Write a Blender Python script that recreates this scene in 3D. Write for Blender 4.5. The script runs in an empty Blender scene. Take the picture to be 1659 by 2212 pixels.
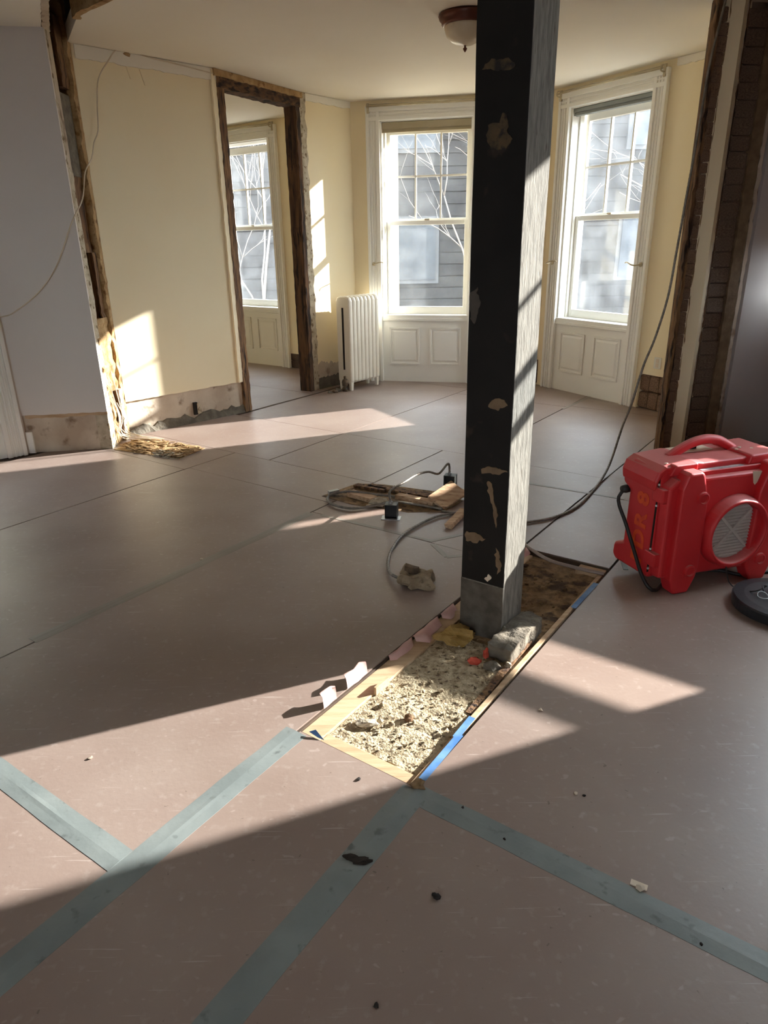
import bpy, bmesh, math, random
from math import sin, cos, radians as R, pi, sqrt, tan
from mathutils import Vector, Matrix, noise
random.seed(7)
sc = bpy.context.scene
COL = sc.collection
# ------------------------------------------------------------------ camera, world, sun, exposure
FPX, CX, CY, EYE = 1490.0, 829.5, 1106.0, 1.5
_d = Vector((895 - CX, 4900 - CY, FPX)).normalized()          # vertical vanishing point -> down
_up = -_d
_fw = (Vector((0, 0, 1)) - _up * _up.z).normalized()
_rt = _fw.cross(_up)
if _rt.x < 0: _rt = -_rt
def cam2world(c):
    return Vector((_rt.dot(c), _fw.dot(c), _up.dot(c)))
cam = bpy.data.cameras.new('camera'); camo = bpy.data.objects.new('camera', cam); COL.objects.link(camo)
cam.sensor_fit = 'HORIZONTAL'; cam.sensor_width = 36.0; cam.lens = FPX / 1659 * 36.0
cam.clip_start = .05; cam.clip_end = 300
_x, _y, _z = cam2world(Vector((1, 0, 0))), cam2world(Vector((0, -1, 0))), cam2world(Vector((0, 0, -1)))
camo.matrix_world = Matrix(((_x.x, _y.x, _z.x, 0), (_x.y, _y.y, _z.y, 0), (_x.z, _y.z, _z.z, EYE), (0, 0, 0, 1)))
sc.camera = camo
W = bpy.data.worlds.new('sky'); sc.world = W; W.use_nodes = True
_bg = W.node_tree.nodes['Background']
_bg.inputs[0].default_value = (.84, .93, 1.0, 1); _bg.inputs[1].default_value = 16.5
SUN_AZ, SUN_EL = 68.8, 20.0
sun = bpy.data.lights.new('sun', 'SUN'); suno = bpy.data.objects.new('sun', sun); COL.objects.link(suno)
sun.energy = 26.0; sun.color = (1.0, .96, .895); sun.angle = R(.7)
suno.rotation_euler = Vector((-sin(R(SUN_AZ)) * cos(R(SUN_EL)), -cos(R(SUN_AZ)) * cos(R(SUN_EL)), -sin(R(SUN_EL)))).to_track_quat('-Z', 'Y').to_euler()
suno.location = (12, 8, 7)
vs = sc.view_settings
vs.view_transform = 'Standard'; vs.look = 'None'; vs.gamma = 1; vs.use_curve_mapping = False; vs.exposure = 0.0
sc.cycles.max_bounces = 10; sc.cycles.diffuse_bounces = 6; sc.cycles.glossy_bounces = 3
sc.cycles.transparent_max_bounces = 12; sc.cycles.transmission_bounces = 4
sc.cycles.caustics_reflective = False; sc.cycles.caustics_refractive = False
sc.cycles.use_denoising = True
CEIL = 2.82

# ------------------------------------------------------------------ survey helpers (turn a photo pixel into a point of the place)
def ray(u, v): return cam2world(Vector((u - CX, v - CY, FPX))).normalized()
def F(u, v, z=0.0):
    r = ray(u, v); t = (z - EYE) / r.z; return Vector((0, 0, EYE)) + r * t
def RY(u, v, y):
    r = ray(u, v); return Vector((0, 0, EYE)) + r * (y / r.y)

# ------------------------------------------------------------------ frames and mesh builder
class Frame:
    def __init__(s, p, az):
        s.o = Vector((p[0], p[1], p[2] if len(p) > 2 else 0)); a = R(az); s.az = az
        s.al = Vector((sin(a), cos(a), 0)); s.n = Vector((cos(a), -sin(a), 0))
    def P(s, a, d, z): return s.o + s.al * a + s.n * d + Vector((0, 0, z))
    def px(s, u, v, d=0.0):                                   # photo pixel -> (along, z) on the plane at depth d
        r = ray(u, v); e = Vector((0, 0, EYE)); t = (s.n.dot(s.o + s.n * d - e)) / s.n.dot(r)
        q = e + r * t - s.o; return s.al.dot(q), q.z
    def at(s, a, d=0.0, dz=0.0): return Frame(s.P(a, d, dz), s.az)
WORLD = Frame((0, 0, 0), 90)                                    # a=x, d=-y
UVF = Frame((0, 0, 0), 35.5)                                    # floor covering grid: a=u, d=v
def azof(p, q): return math.degrees(math.atan2(q[0] - p[0], q[1] - p[1]))
def dist(p, q): return math.hypot(q[0] - p[0], q[1] - p[1])

def wloc(o):
    v = Vector((0, 0, 0))
    while o: v += o.location; o = o.parent
    return v
class MB:
    def __init__(s): s.v = []; s.f = []; s.m = []
    def add(s, vs_, fs, mi=0):
        n = len(s.v); s.v += [Vector(p) for p in vs_]; s.f += [[i + n for i in f] for f in fs]; s.m += [mi] * len(fs)
        return s
    def box(s, fr, a0, a1, d0, d1, z0, z1, mi=0):
        p = [fr.P(a, d, z) for z in (z0, z1) for d in (d0, d1) for a in (a0, a1)]
        return s.add(p, [(0, 1, 3, 2), (4, 6, 7, 5), (0, 4, 5, 1), (2, 3, 7, 6), (0, 2, 6, 4), (1, 5, 7, 3)], mi)
    def hexa(s, p, mi=0):                                      # 8 free corners, same order as box
        return s.add(p, [(0, 1, 3, 2), (4, 6, 7, 5), (0, 4, 5, 1), (2, 3, 7, 6), (0, 2, 6, 4), (1, 5, 7, 3)], mi)
    def prism(s, pts0, pts1, mi=0):                            # two matching rings
        n = len(pts0); fs = [list(range(n)), [n + i for i in range(n)][::-1]]
        fs += [[i, (i + 1) % n, n + (i + 1) % n, n + i] for i in range(n)]
        return s.add(list(pts0) + list(pts1), fs, mi)
    def plate(s, fr, az_pts, d0, d1, mi=0):                    # polygon in (along,z) of a frame, with thickness
        return s.prism([fr.P(a, d0, z) for a, z in az_pts], [fr.P(a, d1, z) for a, z in az_pts], mi)
    def flat(s, fr, ad_pts, z0, z1, mi=0):                     # polygon in (along,d) of a frame, lying flat
        return s.prism([fr.P(a, d, z0) for a, d in ad_pts], [fr.P(a, d, z1) for a, d in ad_pts], mi)
    def loft(s, rings, mi=0, caps=True, closed=True):
        n = len(rings[0]); vs_ = [p for r in rings for p in r]; fs = []
        for k in range(len(rings) - 1):
            for i in range(n if closed else n - 1):
                j = (i + 1) % n; fs.append([k * n + i, k * n + j, (k + 1) * n + j, (k + 1) * n + i])
        if caps: fs += [list(range(n))[::-1], [(len(rings) - 1) * n + i for i in range(n)]]
        return s.add(vs_, fs, mi)
    def tube(s, pts, r, n=8, mi=0, ribs=0.0, flat=1.0):
        pts = [Vector(p) for p in pts]; rings = []; prev = None
        for i, p in enumerate(pts):
            t = (pts[min(i + 1, len(pts) - 1)] - pts[max(i - 1, 0)]).normalized()
            if prev is None: a = t.orthogonal().normalized()
            else: a = (prev - t * prev.dot(t)).normalized()
            prev = a; b = t.cross(a); rr = r(i / (len(pts) - 1)) if callable(r) else r
            if ribs and i % 2: rr *= 1 - ribs
            rings.append([p + (a * cos(2 * pi * k / n) + b * sin(2 * pi * k / n) * flat) * rr for k in range(n)])
        return s.loft(rings, mi)
    def lathe(s, prof, c, axis=(0, 0, 1), n=24, mi=0, caps=True, up=None):
        ax = Vector(axis).normalized(); a = ax.orthogonal().normalized(); b = ax.cross(a); c = Vector(c)
        rings = [[c + ax * h + (a * cos(2 * pi * k / n) + b * sin(2 * pi * k / n)) * r for k in range(n)] for r, h in prof]
        return s.loft(rings, mi, caps)
    def blob(s, c, r, seed=0, rough=.25, mi=0, sub=2, squash=(1, 1, 1)):
        bm = bmesh.new(); bmesh.ops.create_icosphere(bm, subdivisions=sub, radius=1)
        vs_ = []
        for v in bm.verts:
            k = 1 + rough * noise.noise(v.co * 1.7 + Vector((seed * 3.1, seed, 0))) * 1.6
            vs_.append(Vector(c) + Vector((v.co.x * squash[0], v.co.y * squash[1], v.co.z * squash[2])) * r * k)
        bm.verts.index_update()
        s.add(vs_, [[v.index for v in f.verts] for f in bm.faces], mi); bm.free(); return s
    def build(s, name, mats, parent=None, smooth=False, bevel=0.0, kind=None, label=None, fixn=True, seg=2):
        me = bpy.data.meshes.new(name)
        off = wloc(parent) if parent else Vector((0, 0, 0))
        me.from_pydata([p - off for p in s.v], [], s.f)
        if not isinstance(mats, (list, tuple)): mats = [mats]
        for m in mats: me.materials.append(m)
        if len(mats) > 1:
            for p, mi in zip(me.polygons, s.m): p.material_index = mi
        if fixn:
            bm = bmesh.new(); bm.from_mesh(me); bmesh.ops.recalc_face_normals(bm, faces=bm.faces); bm.to_mesh(me); bm.free()
        if smooth:
            for p in me.polygons: p.use_smooth = True
        o = bpy.data.objects.new(name, me); COL.objects.link(o)
        if parent: o.parent = parent
        if bevel:
            b = o.modifiers.new('bevel', 'BEVEL'); b.width = bevel; b.segments = seg; b.limit_method = 'ANGLE'; b.angle_limit = R(40)
        if kind: o['kind'] = kind
        if label: o['label'] = label
        return o
def tag(o, label, cat, group=None, kind=None):
    o['label'] = label; o['category'] = cat
    if group: o['group'] = group
    if kind: o['kind'] = kind
    return o
def thing(name, loc, label=None, cat=None, group=None, kind=None):
    o = bpy.data.objects.new(name, None); COL.objects.link(o); o.location = loc; o.empty_display_size = .05
    if label: o['label'] = label
    if cat: o['category'] = cat
    if group: o['group'] = group
    if kind: o['kind'] = kind
    return o
def smoothpath(pts, step=.02):
    pts = [Vector(p) for p in pts]; P = [pts[0]] + pts + [pts[-1]]; out = []
    for i in range(1, len(P) - 2):
        p0, p1, p2, p3 = P[i - 1:i + 3]; n = max(2, int((p2 - p1).length / step))
        for k in range(n):
            t = k / n
            out.append(.5 * ((2 * p1) + (p2 - p0) * t + (2 * p0 - 5 * p1 + 4 * p2 - p3) * t * t + (3 * p1 - p0 - 3 * p2 + p3) * t ** 3))
    return out + [pts[-1]]

# ------------------------------------------------------------------ materials
def srgb(r, g, b):
    f = lambda c: (c / 255 / 12.92) if c / 255 <= .04045 else ((c / 255 + .055) / 1.055) ** 2.4
    return (f(r), f(g), f(b), 1)
def mat(name, c1, c2=None, scale=6, rough=.7, bump=0.0, bscale=None, stretch=(1, 1, 1), spec=.5, metal=0, lo=.35, hi=.65, c3=None, s3=40, f3=(.62, .72), detail=6):
    m = bpy.data.materials.new(name); m.use_nodes = True; nt = m.node_tree; N = nt.nodes; L = nt.links
    b = N['Principled BSDF']; b.inputs['Roughness'].default_value = rough; b.inputs['Metallic'].default_value = metal
    b.inputs['Specular IOR Level'].default_value = spec; b.inputs['Base Color'].default_value = c1
    if c2 is None and not bump: return m
    tc = N.new('ShaderNodeTexCoord'); mp = N.new('ShaderNodeMapping'); mp.inputs['Scale'].default_value = stretch
    L.new(tc.outputs['Object'], mp.inputs['Vector'])
    if c2 is not None:
        n1 = N.new('ShaderNodeTexNoise'); n1.inputs['Scale'].default_value = scale; n1.inputs['Detail'].default_value = detail
        L.new(mp.outputs[0], n1.inputs['Vector'])
        r = N.new('ShaderNodeValToRGB'); r.color_ramp.elements[0].position = lo; r.color_ramp.elements[1].position = hi
        r.color_ramp.elements[0].color = c1; r.color_ramp.elements[1].color = c2
        L.new(n1.outputs['Fac'], r.inputs['Fac']); out = r.outputs['Color']
        if c3 is not None:
            n3 = N.new('ShaderNodeTexNoise'); n3.inputs['Scale'].default_value = s3; n3.inputs['Detail'].default_value = 4
            L.new(mp.outputs[0], n3.inputs['Vector'])
            mr = N.new('ShaderNodeMapRange'); mr.inputs[1].default_value = f3[0]; mr.inputs[2].default_value = f3[1]
            L.new(n3.outputs['Fac'], mr.inputs[0])
            mx = N.new('ShaderNodeMix'); mx.data_type = 'RGBA'; mx.inputs['B'].default_value = c3
            L.new(mr.outputs[0], mx.inputs['Factor']); L.new(out, mx.inputs['A']); out = mx.outputs['Result']
        L.new(out, b.inputs['Base Color'])
    if bump:
        n2 = N.new('ShaderNodeTexNoise'); n2.inputs['Scale'].default_value = bscale or scale * 4; n2.inputs['Detail'].default_value = 6
        L.new(mp.outputs[0], n2.inputs['Vector'])
        bp = N.new('ShaderNodeBump'); bp.inputs['Strength'].default_value = bump; bp.inputs['Distance'].default_value = .01
        L.new(n2.outputs['Fac'], bp.inputs['Height']); L.new(bp.outputs[0], b.inputs['Normal'])
    return m
M = {}
M['sheet'] = mat('protective_board', srgb(133, 114, 104), srgb(144, 127, 117), 2.2, .42, .05, 60, c3=srgb(155, 140, 130), s3=34, f3=(.58, .82), spec=.65)
M['sub'] = mat('subfloor', srgb(60, 46, 36), srgb(84, 66, 50), 8, .9)
M['tape'] = mat('duct_tape', srgb(110, 117, 115), srgb(126, 132, 129), 5, .5, .1, 30, c3=srgb(92, 97, 95), s3=22)
M['tape2'] = mat('dusty_tape', srgb(124, 116, 106), srgb(136, 128, 118), 5, .45)
M['bluetape'] = mat('blue_tape', srgb(66, 112, 168), srgb(112, 152, 196), 12, .6)
M['dirt'] = mat('rubble', srgb(156, 138, 108), srgb(200, 184, 152), 38, .95, 1.0, 130, c3=srgb(104, 86, 62), s3=55, f3=(.55, .66))
M['soil'] = mat('dark_soil', srgb(112, 88, 60), srgb(150, 122, 86), 26, .95, .9, 70, c3=srgb(70, 52, 36), s3=14, f3=(.52, .64))
M['board'] = mat('bare_pine', srgb(172, 142, 108), srgb(194, 166, 132), 5, .75, .15, 30, (1, 9, 9))
M['paper'] = mat('torn_rosin_paper', srgb(196, 150, 142), srgb(212, 176, 166), 9, .85, .15)
M['cream'] = mat('cream_paint', srgb(236, 220, 184), srgb(239, 225, 191), 1.5, .75, .03, 25)
M['greywall'] = mat('grey_white_paint', srgb(214, 207, 200), srgb(219, 212, 205), 1.2, .7, .03, 25)
M['ceiling'] = mat('ceiling_paint', srgb(233, 226, 211), srgb(236, 230, 216), 1.5, .8, .03, 20)
M['white'] = mat('white_trim_paint', srgb(236, 234, 226), srgb(240, 238, 230), 2, .4)
M['plaster'] = mat('bare_plaster', srgb(176, 158, 138), srgb(204, 190, 170), 4, .9, .5, 22, c3=srgb(132, 112, 92), s3=9, f3=(.56, .7))
M['plasterpale'] = mat('broken_plaster', srgb(166, 152, 128), srgb(198, 186, 164), 14, .95, .9, 60, c3=srgb(120, 100, 76), s3=24, f3=(.55, .65))
M['tan'] = mat('tan_mortar', srgb(156, 124, 82), srgb(184, 154, 110), 12, .95, 1.0, 40, c3=srgb(128, 94, 56), s3=18, f3=(.55, .68))
M['brick'] = mat('sooty_brick', srgb(98, 80, 66), srgb(132, 110, 92), 16, .95, .7, 60, c3=srgb(66, 54, 44), s3=12)
M['brickred'] = mat('old_brick', srgb(134, 104, 84), srgb(164, 134, 110), 14, .95, .8, 60, c3=srgb(94, 72, 56), s3=16, f3=(.5, .66))
M['oldwood'] = mat('rough_old_timber', srgb(88, 60, 40), srgb(140, 106, 70), 9, .9, .9, 26, (3, 3, .35), c3=srgb(44, 30, 22), s3=14, f3=(.52, .64))
M['darkwood'] = mat('dark_rough_timber', srgb(64, 42, 30), srgb(112, 80, 52), 8, .9, .9, 24, (3, 3, .3), c3=srgb(34, 24, 18), s3=12, f3=(.5, .62))
M['headwood'] = mat('rough_header_timber', srgb(64, 42, 30), srgb(112, 80, 52), 9, .9, .9, 24, (1.2, 1.2, 3.5), c3=srgb(34, 24, 18), s3=10, f3=(.5, .62))
M['nearblack'] = mat('dark_cavity', srgb(24, 18, 14), srgb(40, 32, 25), 10, .95)  # near-black colour gives hollows, slots and voids their darkness; also dark crumbs
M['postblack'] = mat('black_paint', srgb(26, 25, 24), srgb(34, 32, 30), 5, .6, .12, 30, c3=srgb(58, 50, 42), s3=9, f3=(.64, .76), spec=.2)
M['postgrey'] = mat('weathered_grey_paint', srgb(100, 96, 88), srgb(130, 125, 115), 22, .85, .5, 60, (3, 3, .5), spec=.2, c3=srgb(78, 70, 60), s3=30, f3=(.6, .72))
M['patch'] = mat('worn_tan_paint', srgb(104, 84, 62), srgb(128, 106, 80), 16, .8, .3)
M['patchdark'] = mat('faded_tan_paint', srgb(66, 54, 38), srgb(88, 70, 46), 18, .8, .3, c3=srgb(30, 27, 24), s3=24, f3=(.48, .6))
M['concrete'] = mat('concrete', srgb(92, 85, 74), srgb(118, 110, 96), 16, .95, .9, 45, c3=srgb(90, 82, 70), s3=30)
M['foam'] = mat('aged_foam', srgb(150, 120, 60), srgb(180, 150, 92), 12, .9, .8)
M['chip'] = mat('red_brick_chip', srgb(190, 66, 50), srgb(214, 96, 74), 20, .9, .5)
M['red'] = mat('red_moulded_plastic', srgb(192, 34, 40), srgb(200, 42, 46), 4, .5, .05, 50)
def settle_dust(m, col, amt):                                   # dust lying on whatever faces up
    nt = m.node_tree; N = nt.nodes; L = nt.links; b = N['Principled BSDF']; src = b.inputs['Base Color'].links[0].from_socket
    g = N.new('ShaderNodeNewGeometry'); sx = N.new('ShaderNodeSeparateXYZ'); L.new(g.outputs['True Normal'], sx.inputs[0])
    mr = N.new('ShaderNodeMapRange'); mr.inputs[1].default_value = .5; mr.inputs[2].default_value = 1; mr.inputs[4].default_value = amt; L.new(sx.outputs['Z'], mr.inputs[0])
    mx = N.new('ShaderNodeMix'); mx.data_type = 'RGBA'; mx.inputs['B'].default_value = col; L.new(mr.outputs[0], mx.inputs['Factor']); L.new(src, mx.inputs['A']); L.new(mx.outputs['Result'], b.inputs['Base Color'])
settle_dust(M['red'], srgb(190, 150, 146), .45)
M['orange'] = mat('orange_spray_paint', srgb(226, 84, 26), srgb(206, 62, 30), 30, .6)
M['black'] = mat('black_rubber', srgb(22, 22, 22), srgb(30, 30, 30), 10, .5)
M['blackgloss'] = mat('black_plastic', srgb(30, 33, 36), srgb(44, 48, 52), 9, .4, .08, 20, c3=srgb(84, 90, 94), s3=26, f3=(.66, .76))
M['filter'] = mat('pleated_filter', srgb(178, 168, 160), srgb(190, 182, 174), 8, .9)
M['steel'] = mat('galvanised_steel', srgb(150, 152, 152), srgb(176, 178, 178), 14, .38, .1, 40, metal=.7)
M['boxdark'] = mat('dark_steel_box', srgb(74, 78, 74), srgb(104, 106, 100), 14, .5, metal=.4)
M['conduit'] = mat('armoured_cable', srgb(104, 98, 90), srgb(134, 126, 116), 30, .5, metal=.4)
M['rad'] = mat('radiator_paint', srgb(228, 220, 202), srgb(234, 227, 210), 3, .45, .1, 30)
M['iron'] = mat('rusty_iron', srgb(74, 60, 48), srgb(112, 92, 68), 18, .8, .5)
M['brass'] = mat('painted_rod', srgb(180, 166, 138), srgb(200, 188, 160), 10, .4, metal=.3)
M['lampglass'] = mat('alabaster_glass', srgb(206, 192, 164), srgb(220, 206, 180), 6, .25)
M['bronze'] = mat('bronze_finish', srgb(84, 46, 34), srgb(112, 64, 48), 8, .35, metal=.4)
M['blindtan'] = mat('tan_roller_blind', srgb(170, 158, 128), srgb(176, 164, 136), 6, .8)
M['blindgrey'] = mat('grey_roller_blind', srgb(134, 138, 134), srgb(142, 146, 142), 6, .8)
M['wire'] = mat('old_white_cable', srgb(206, 190, 164), srgb(218, 204, 180), 10, .7)
M['scrap'] = mat('weathered_wood_scrap', srgb(168, 132, 100), srgb(206, 176, 142), 8, .85, .4, 30, (1, 6, 6), c3=srgb(112, 82, 58), s3=12)
M['outlet'] = mat('white_plastic', srgb(222, 218, 204), None)
M['label'] = mat('worn_label', srgb(150, 140, 144), srgb(196, 184, 186), 30, .5)
M['palelabel'] = mat('pale_patch', srgb(216, 200, 178), None)
M['bark'] = mat('pale_bark', srgb(112, 104, 96), srgb(132, 124, 116), 20, .9, spec=0)
M['siding'] = mat('house_siding', srgb(46, 44, 43), srgb(54, 52, 50), 3, .8, spec=0)
M['sidingwhite'] = mat('house_pale_siding', srgb(72, 71, 70), srgb(78, 77, 76), 3, .8, spec=0)
M['roofing'] = mat('house_roofing', srgb(96, 92, 94), srgb(112, 108, 108), 20, .9, spec=0)
M['ground'] = mat('winter_ground', srgb(56, 53, 49), srgb(68, 64, 58), 3, .95, spec=0)
M['dimwall'] = mat('darkened_unseen_wall', srgb(120, 98, 84), srgb(138, 112, 96), 6, .9)  # dark tone put on unseen near-room walls to cut bounced light
def scuffs(m, layers):
    nt = m.node_tree; N = nt.nodes; L = nt.links; b = N['Principled BSDF']; src = b.inputs['Base Color'].links[0].from_socket
    tc = N.new('ShaderNodeTexCoord')
    for rot, sc_, lo, hi, amt, col in layers:
        mp = N.new('ShaderNodeMapping'); mp.inputs['Rotation'].default_value = (0, 0, R(rot)); mp.inputs['Scale'].default_value = sc_; L.new(tc.outputs['Object'], mp.inputs[0])
        n = N.new('ShaderNodeTexNoise'); n.inputs['Scale'].default_value = 1; n.inputs['Detail'].default_value = 2; n.inputs['Distortion'].default_value = .4; L.new(mp.outputs[0], n.inputs['Vector'])
        mr = N.new('ShaderNodeMapRange'); mr.inputs[1].default_value = lo; mr.inputs[2].default_value = hi; mr.inputs[4].default_value = amt; L.new(n.outputs['Fac'], mr.inputs[0])
        mx = N.new('ShaderNodeMix'); mx.data_type = 'RGBA'; mx.inputs['B'].default_value = col; L.new(mr.outputs[0], mx.inputs['Factor']); L.new(src, mx.inputs['A']); src = mx.outputs['Result']
    L.new(src, b.inputs['Base Color'])
scuffs(M['sheet'], [(30, (4, 110, 1), .70, .76, .45, srgb(188, 176, 166)), (-35, (5, 130, 1), .71, .77, .42, srgb(188, 176, 166)), (80, (3.5, 90, 1), .72, .78, .4, srgb(190, 178, 168)),
                    (12, (1.1, 1.6, 1), .5, .75, .35, srgb(120, 104, 92)), (55, (26, 40, 1), .68, .74, .4, srgb(176, 160, 150)), (0, (60, 60, 1), .72, .76, .6, srgb(92, 78, 68))])
def dusty_glass():
    m = bpy.data.materials.new('dusty_window_glass'); m.use_nodes = True; nt = m.node_tree; N = nt.nodes; L = nt.links
    N.remove(N['Principled BSDF']); out = N['Material Output']
    tr = N.new('ShaderNodeBsdfTransparent'); tr.inputs[0].default_value = (.96, .98, 1, 1)
    tl = N.new('ShaderNodeBsdfTranslucent'); tl.inputs[0].default_value = (.9, .95, 1, 1)
    gl = N.new('ShaderNodeBsdfGlossy'); gl.inputs['Roughness'].default_value = .03
    tc = N.new('ShaderNodeTexCoord'); n = N.new('ShaderNodeTexNoise'); n.inputs['Scale'].default_value = 5; n.inputs['Detail'].default_value = 8
    L.new(tc.outputs['Object'], n.inputs['Vector'])
    mr = N.new('ShaderNodeMapRange'); mr.inputs[1].default_value = .3; mr.inputs[2].default_value = .7; mr.inputs[3].default_value = .008; mr.inputs[4].default_value = .028
    L.new(n.outputs['Fac'], mr.inputs[0])
    m1 = N.new('ShaderNodeMixShader'); L.new(mr.outputs[0], m1.inputs[0]); L.new(tr.outputs[0], m1.inputs[1]); L.new(tl.outputs[0], m1.inputs[2])
    m2 = N.new('ShaderNodeMixShader'); m2.inputs[0].default_value = .05; L.new(m1.outputs[0], m2.inputs[1]); L.new(gl.outputs[0], m2.inputs[2])
    L.new(m2.outputs[0], out.inputs[0]); return m
M['glass'] = dusty_glass()

# ------------------------------------------------------------------ floor: subfloor, boards (sheets) in a grid, tape
floor_o = MB()
TU0, TU1, TV0, TV1 = 1.35, 3.08, -1.32, -.86                   # the strip where a wall was taken out
for (u0, u1, v0, v1) in [(-6, TU0, -9, 8), (TU1, 12, -9, 8), (TU0, TU1, -9, TV0), (TU0, TU1, TV1, 8)]:
    floor_o.box(UVF, u0, u1, v0, v1, -.2, -.006)
floor_o.box(UVF, TU0, TU1, TV0, TV1, -.2, -.075)
floor_o = floor_o.build('floor', M['sub'], kind='structure')
# room outline used to trim the sheets
SH = [(-3.5, .67, -2.58, -1.325), (.67, 2.88, -2.58, -1.325), (2.88, 4.41, -2.58, -1.325),
      (-3.5, 1.345, -1.315, -.855), (-3.5, 1.33, -.845, .43), (1.33, 4.07, -.855, .43), (3.09, 4.07, -1.318, -.862),
      (-3.5, .5, -3.9, -2.586), (.5, 3.06, -3.9, -2.586), (3.06, 3.51, -3.9, -2.586), (3.51, 4.41, -3.54, -2.586), (3.51, 4.41, -5.1, -3.546),
      (-3, 1.2, -5.2, -3.906), (1.2, 3.02, -5.2, -3.906), (3.02, 3.51, -5.2, -3.906),
      (4.41, 6.3, -3.54, -2.335), (4.41, 6.6, -4.8, -3.546), (6.3, 7.3, -3.54, -2.335), (6.6, 7.6, -4.8, -3.546),
      (4.41, 6.35, -2.33, -1.325), (6.35, 7.3, -2.33, -1.0), (4.07, 6.3, -1.32, .43),
      (-3.5, 1.9, .436, 1.72), (1.9, 4.3, .436, 1.72), (-3.5, 1.0, 1.726, 3.2), (-3.5, -1.0, -5.2, -3.906),
      (4.6, 5.52, -6.4, -4.84), (5.52, 6.7, -7.2, -4.84), (3.6, 4.59, -6.6, -5.1)]
for i, (u0, u1, v0, v1) in enumerate(SH):
    g = .0022; mb = MB()
    jit = lambda: random.uniform(-.0012, .0012)
    cs = [(u0 + g + jit(), v0 + g + jit()), (u1 - g + jit(), v0 + g + jit()), (u1 - g + jit(), v1 - g + jit()), (u0 + g + jit(), v1 - g + jit())]
    mb.flat(UVF, cs, -.0055, random.uniform(-.0004, .0002)); mb.build('floor_board_sheet', M['sheet'], floor_o)
def tape(p0, p1, w, label=None, z=.0006, ridge=.0018, name='tape_strip', m='tape', amp=.004):
    fr = Frame((p0[0], p0[1], 0), azof(p0, p1)); Lg = dist(p0, p1); n = max(2, int(Lg / .06)); rings = []
    sd = random.random() * 50
    for i in range(n + 1):
        a = Lg * i / n; e0 = noise.noise(Vector((a * 6, sd, 0))) * amp; e1 = noise.noise(Vector((a * 6, sd + 9, 0))) * amp
        h = ridge * (1 + .6 * noise.noise(Vector((a * 4, sd, 4)))); off = .15 * w * noise.noise(Vector((a * 1.2, sd, 7)))
        prof = [(-w / 2 + e0, z), (off - .012, z + .0012), (off, z + h), (off + .012, z + .0012), (w / 2 + e1, z), (w / 2 + e1, z - .003), (-w / 2 + e0, z - .003)]
        rings.append([fr.P(a, d, zz) for d, zz in prof])
    MB().loft(rings).build(name, M[m], floor_o, label=label)
def uv(u, v): return UVF.P(u, v, 0)
tape(uv(-1.2, -1.30), uv(1.335, -1.323), .086)
tape(uv(-1.2, -.82), uv(1.335, -.855), .088)
tape(uv(1.325, -.86), uv(1.33, 1.4), .075)
tape(uv(.69, -1.36), uv(.66, -3.2), .076)
tape(uv(1.15, -2.60), uv(2.86, -2.575), .06, ridge=.0008, m='tape2')
for a, b in [((2.87, -2.5), (2.90, -1.75)), ((2.9, -1.76), (3.08, -1.66)), ((2.87, -1.73), (2.77, -1.59)), ((2.77, -1.59), (2.86, -1.5)), ((4.05, -1.72), (4.09, -1.1)), ((6.2, -2.33), (6.85, -2.30)), ((6.8, -2.31), (6.7, -2.06))]:
    tape(uv(*a), uv(*b), .03, ridge=.001, m='tape2')
# dark smears / fluff at tape ends
for k, (c, r, sq) in enumerate([(F(905, 1697), .022, (1, .8, .6)), (F(757, 1853), .012, (1.8, .7, .5)), (F(780, 1862), .013, (2.0, .7, .5))]):
    MB().blob(c + Vector((0, 0, .004)), r, k, .5, squash=sq).build('dust_clump', M['nearblack'] if k else M['soil'], floor_o)
# blue masking tape scraps at the corners of the cut
MB().prism([F(668, 1580, .012), F(682, 1576, .02), F(700, 1598, .002), F(686, 1592, .0015)], [F(668, 1581, .010), F(682, 1578, .018), F(700, 1599, .0008), F(686, 1593, .0005)]).build('blue_tape_scrap', M['bluetape'], floor_o)
for a, b, w in [((1.38, -.862), (1.62, -.868), .016), ((1.60, -.872), (1.72, -.876), .012), ((2.62, -.866), (2.9, -.862), .006)]:
    tape(uv(*a), uv(*b), w, m='bluetape', name='blue_tape_scrap', ridge=.001, z=.0015, amp=.006)
# boards bordering the cut
mb = MB(); mb.box(UVF, 1.352, 3.05, -1.318, -1.242, -.06, -.012); mb.build('floor_board', M['board'], floor_o, bevel=.002)
mb = MB(); mb.box(UVF, 1.352, 3.06, -.888, -.868, -.06, -.004); mb.build('floor_board', M['board'], floor_o, bevel=.002)
mb = MB(); mb.box(UVF, 1.352, 1.40, -1.24, -.89, -.06, -.016); mb.build('floor_board', M['board'], floor_o, bevel=.002)
mb = MB(); mb.box(UVF, 3.0, 3.075, -1.0, -.87, -.06, -.006); mb.build('floor_board', M['board'], floor_o, bevel=.002)
mb = MB(); mb.box(UVF, 1.66, 1.74, -1.242, -1.232, -.02, .012); mb.build('wood_splinter', M['board'], floor_o)
mb = MB(); mb.box(Frame(uv(2.0, -.915), 33), -.25, .3, -.014, .014, -.03, -.012); mb.build('wood_splinter', M['oldwood'], floor_o)
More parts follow.
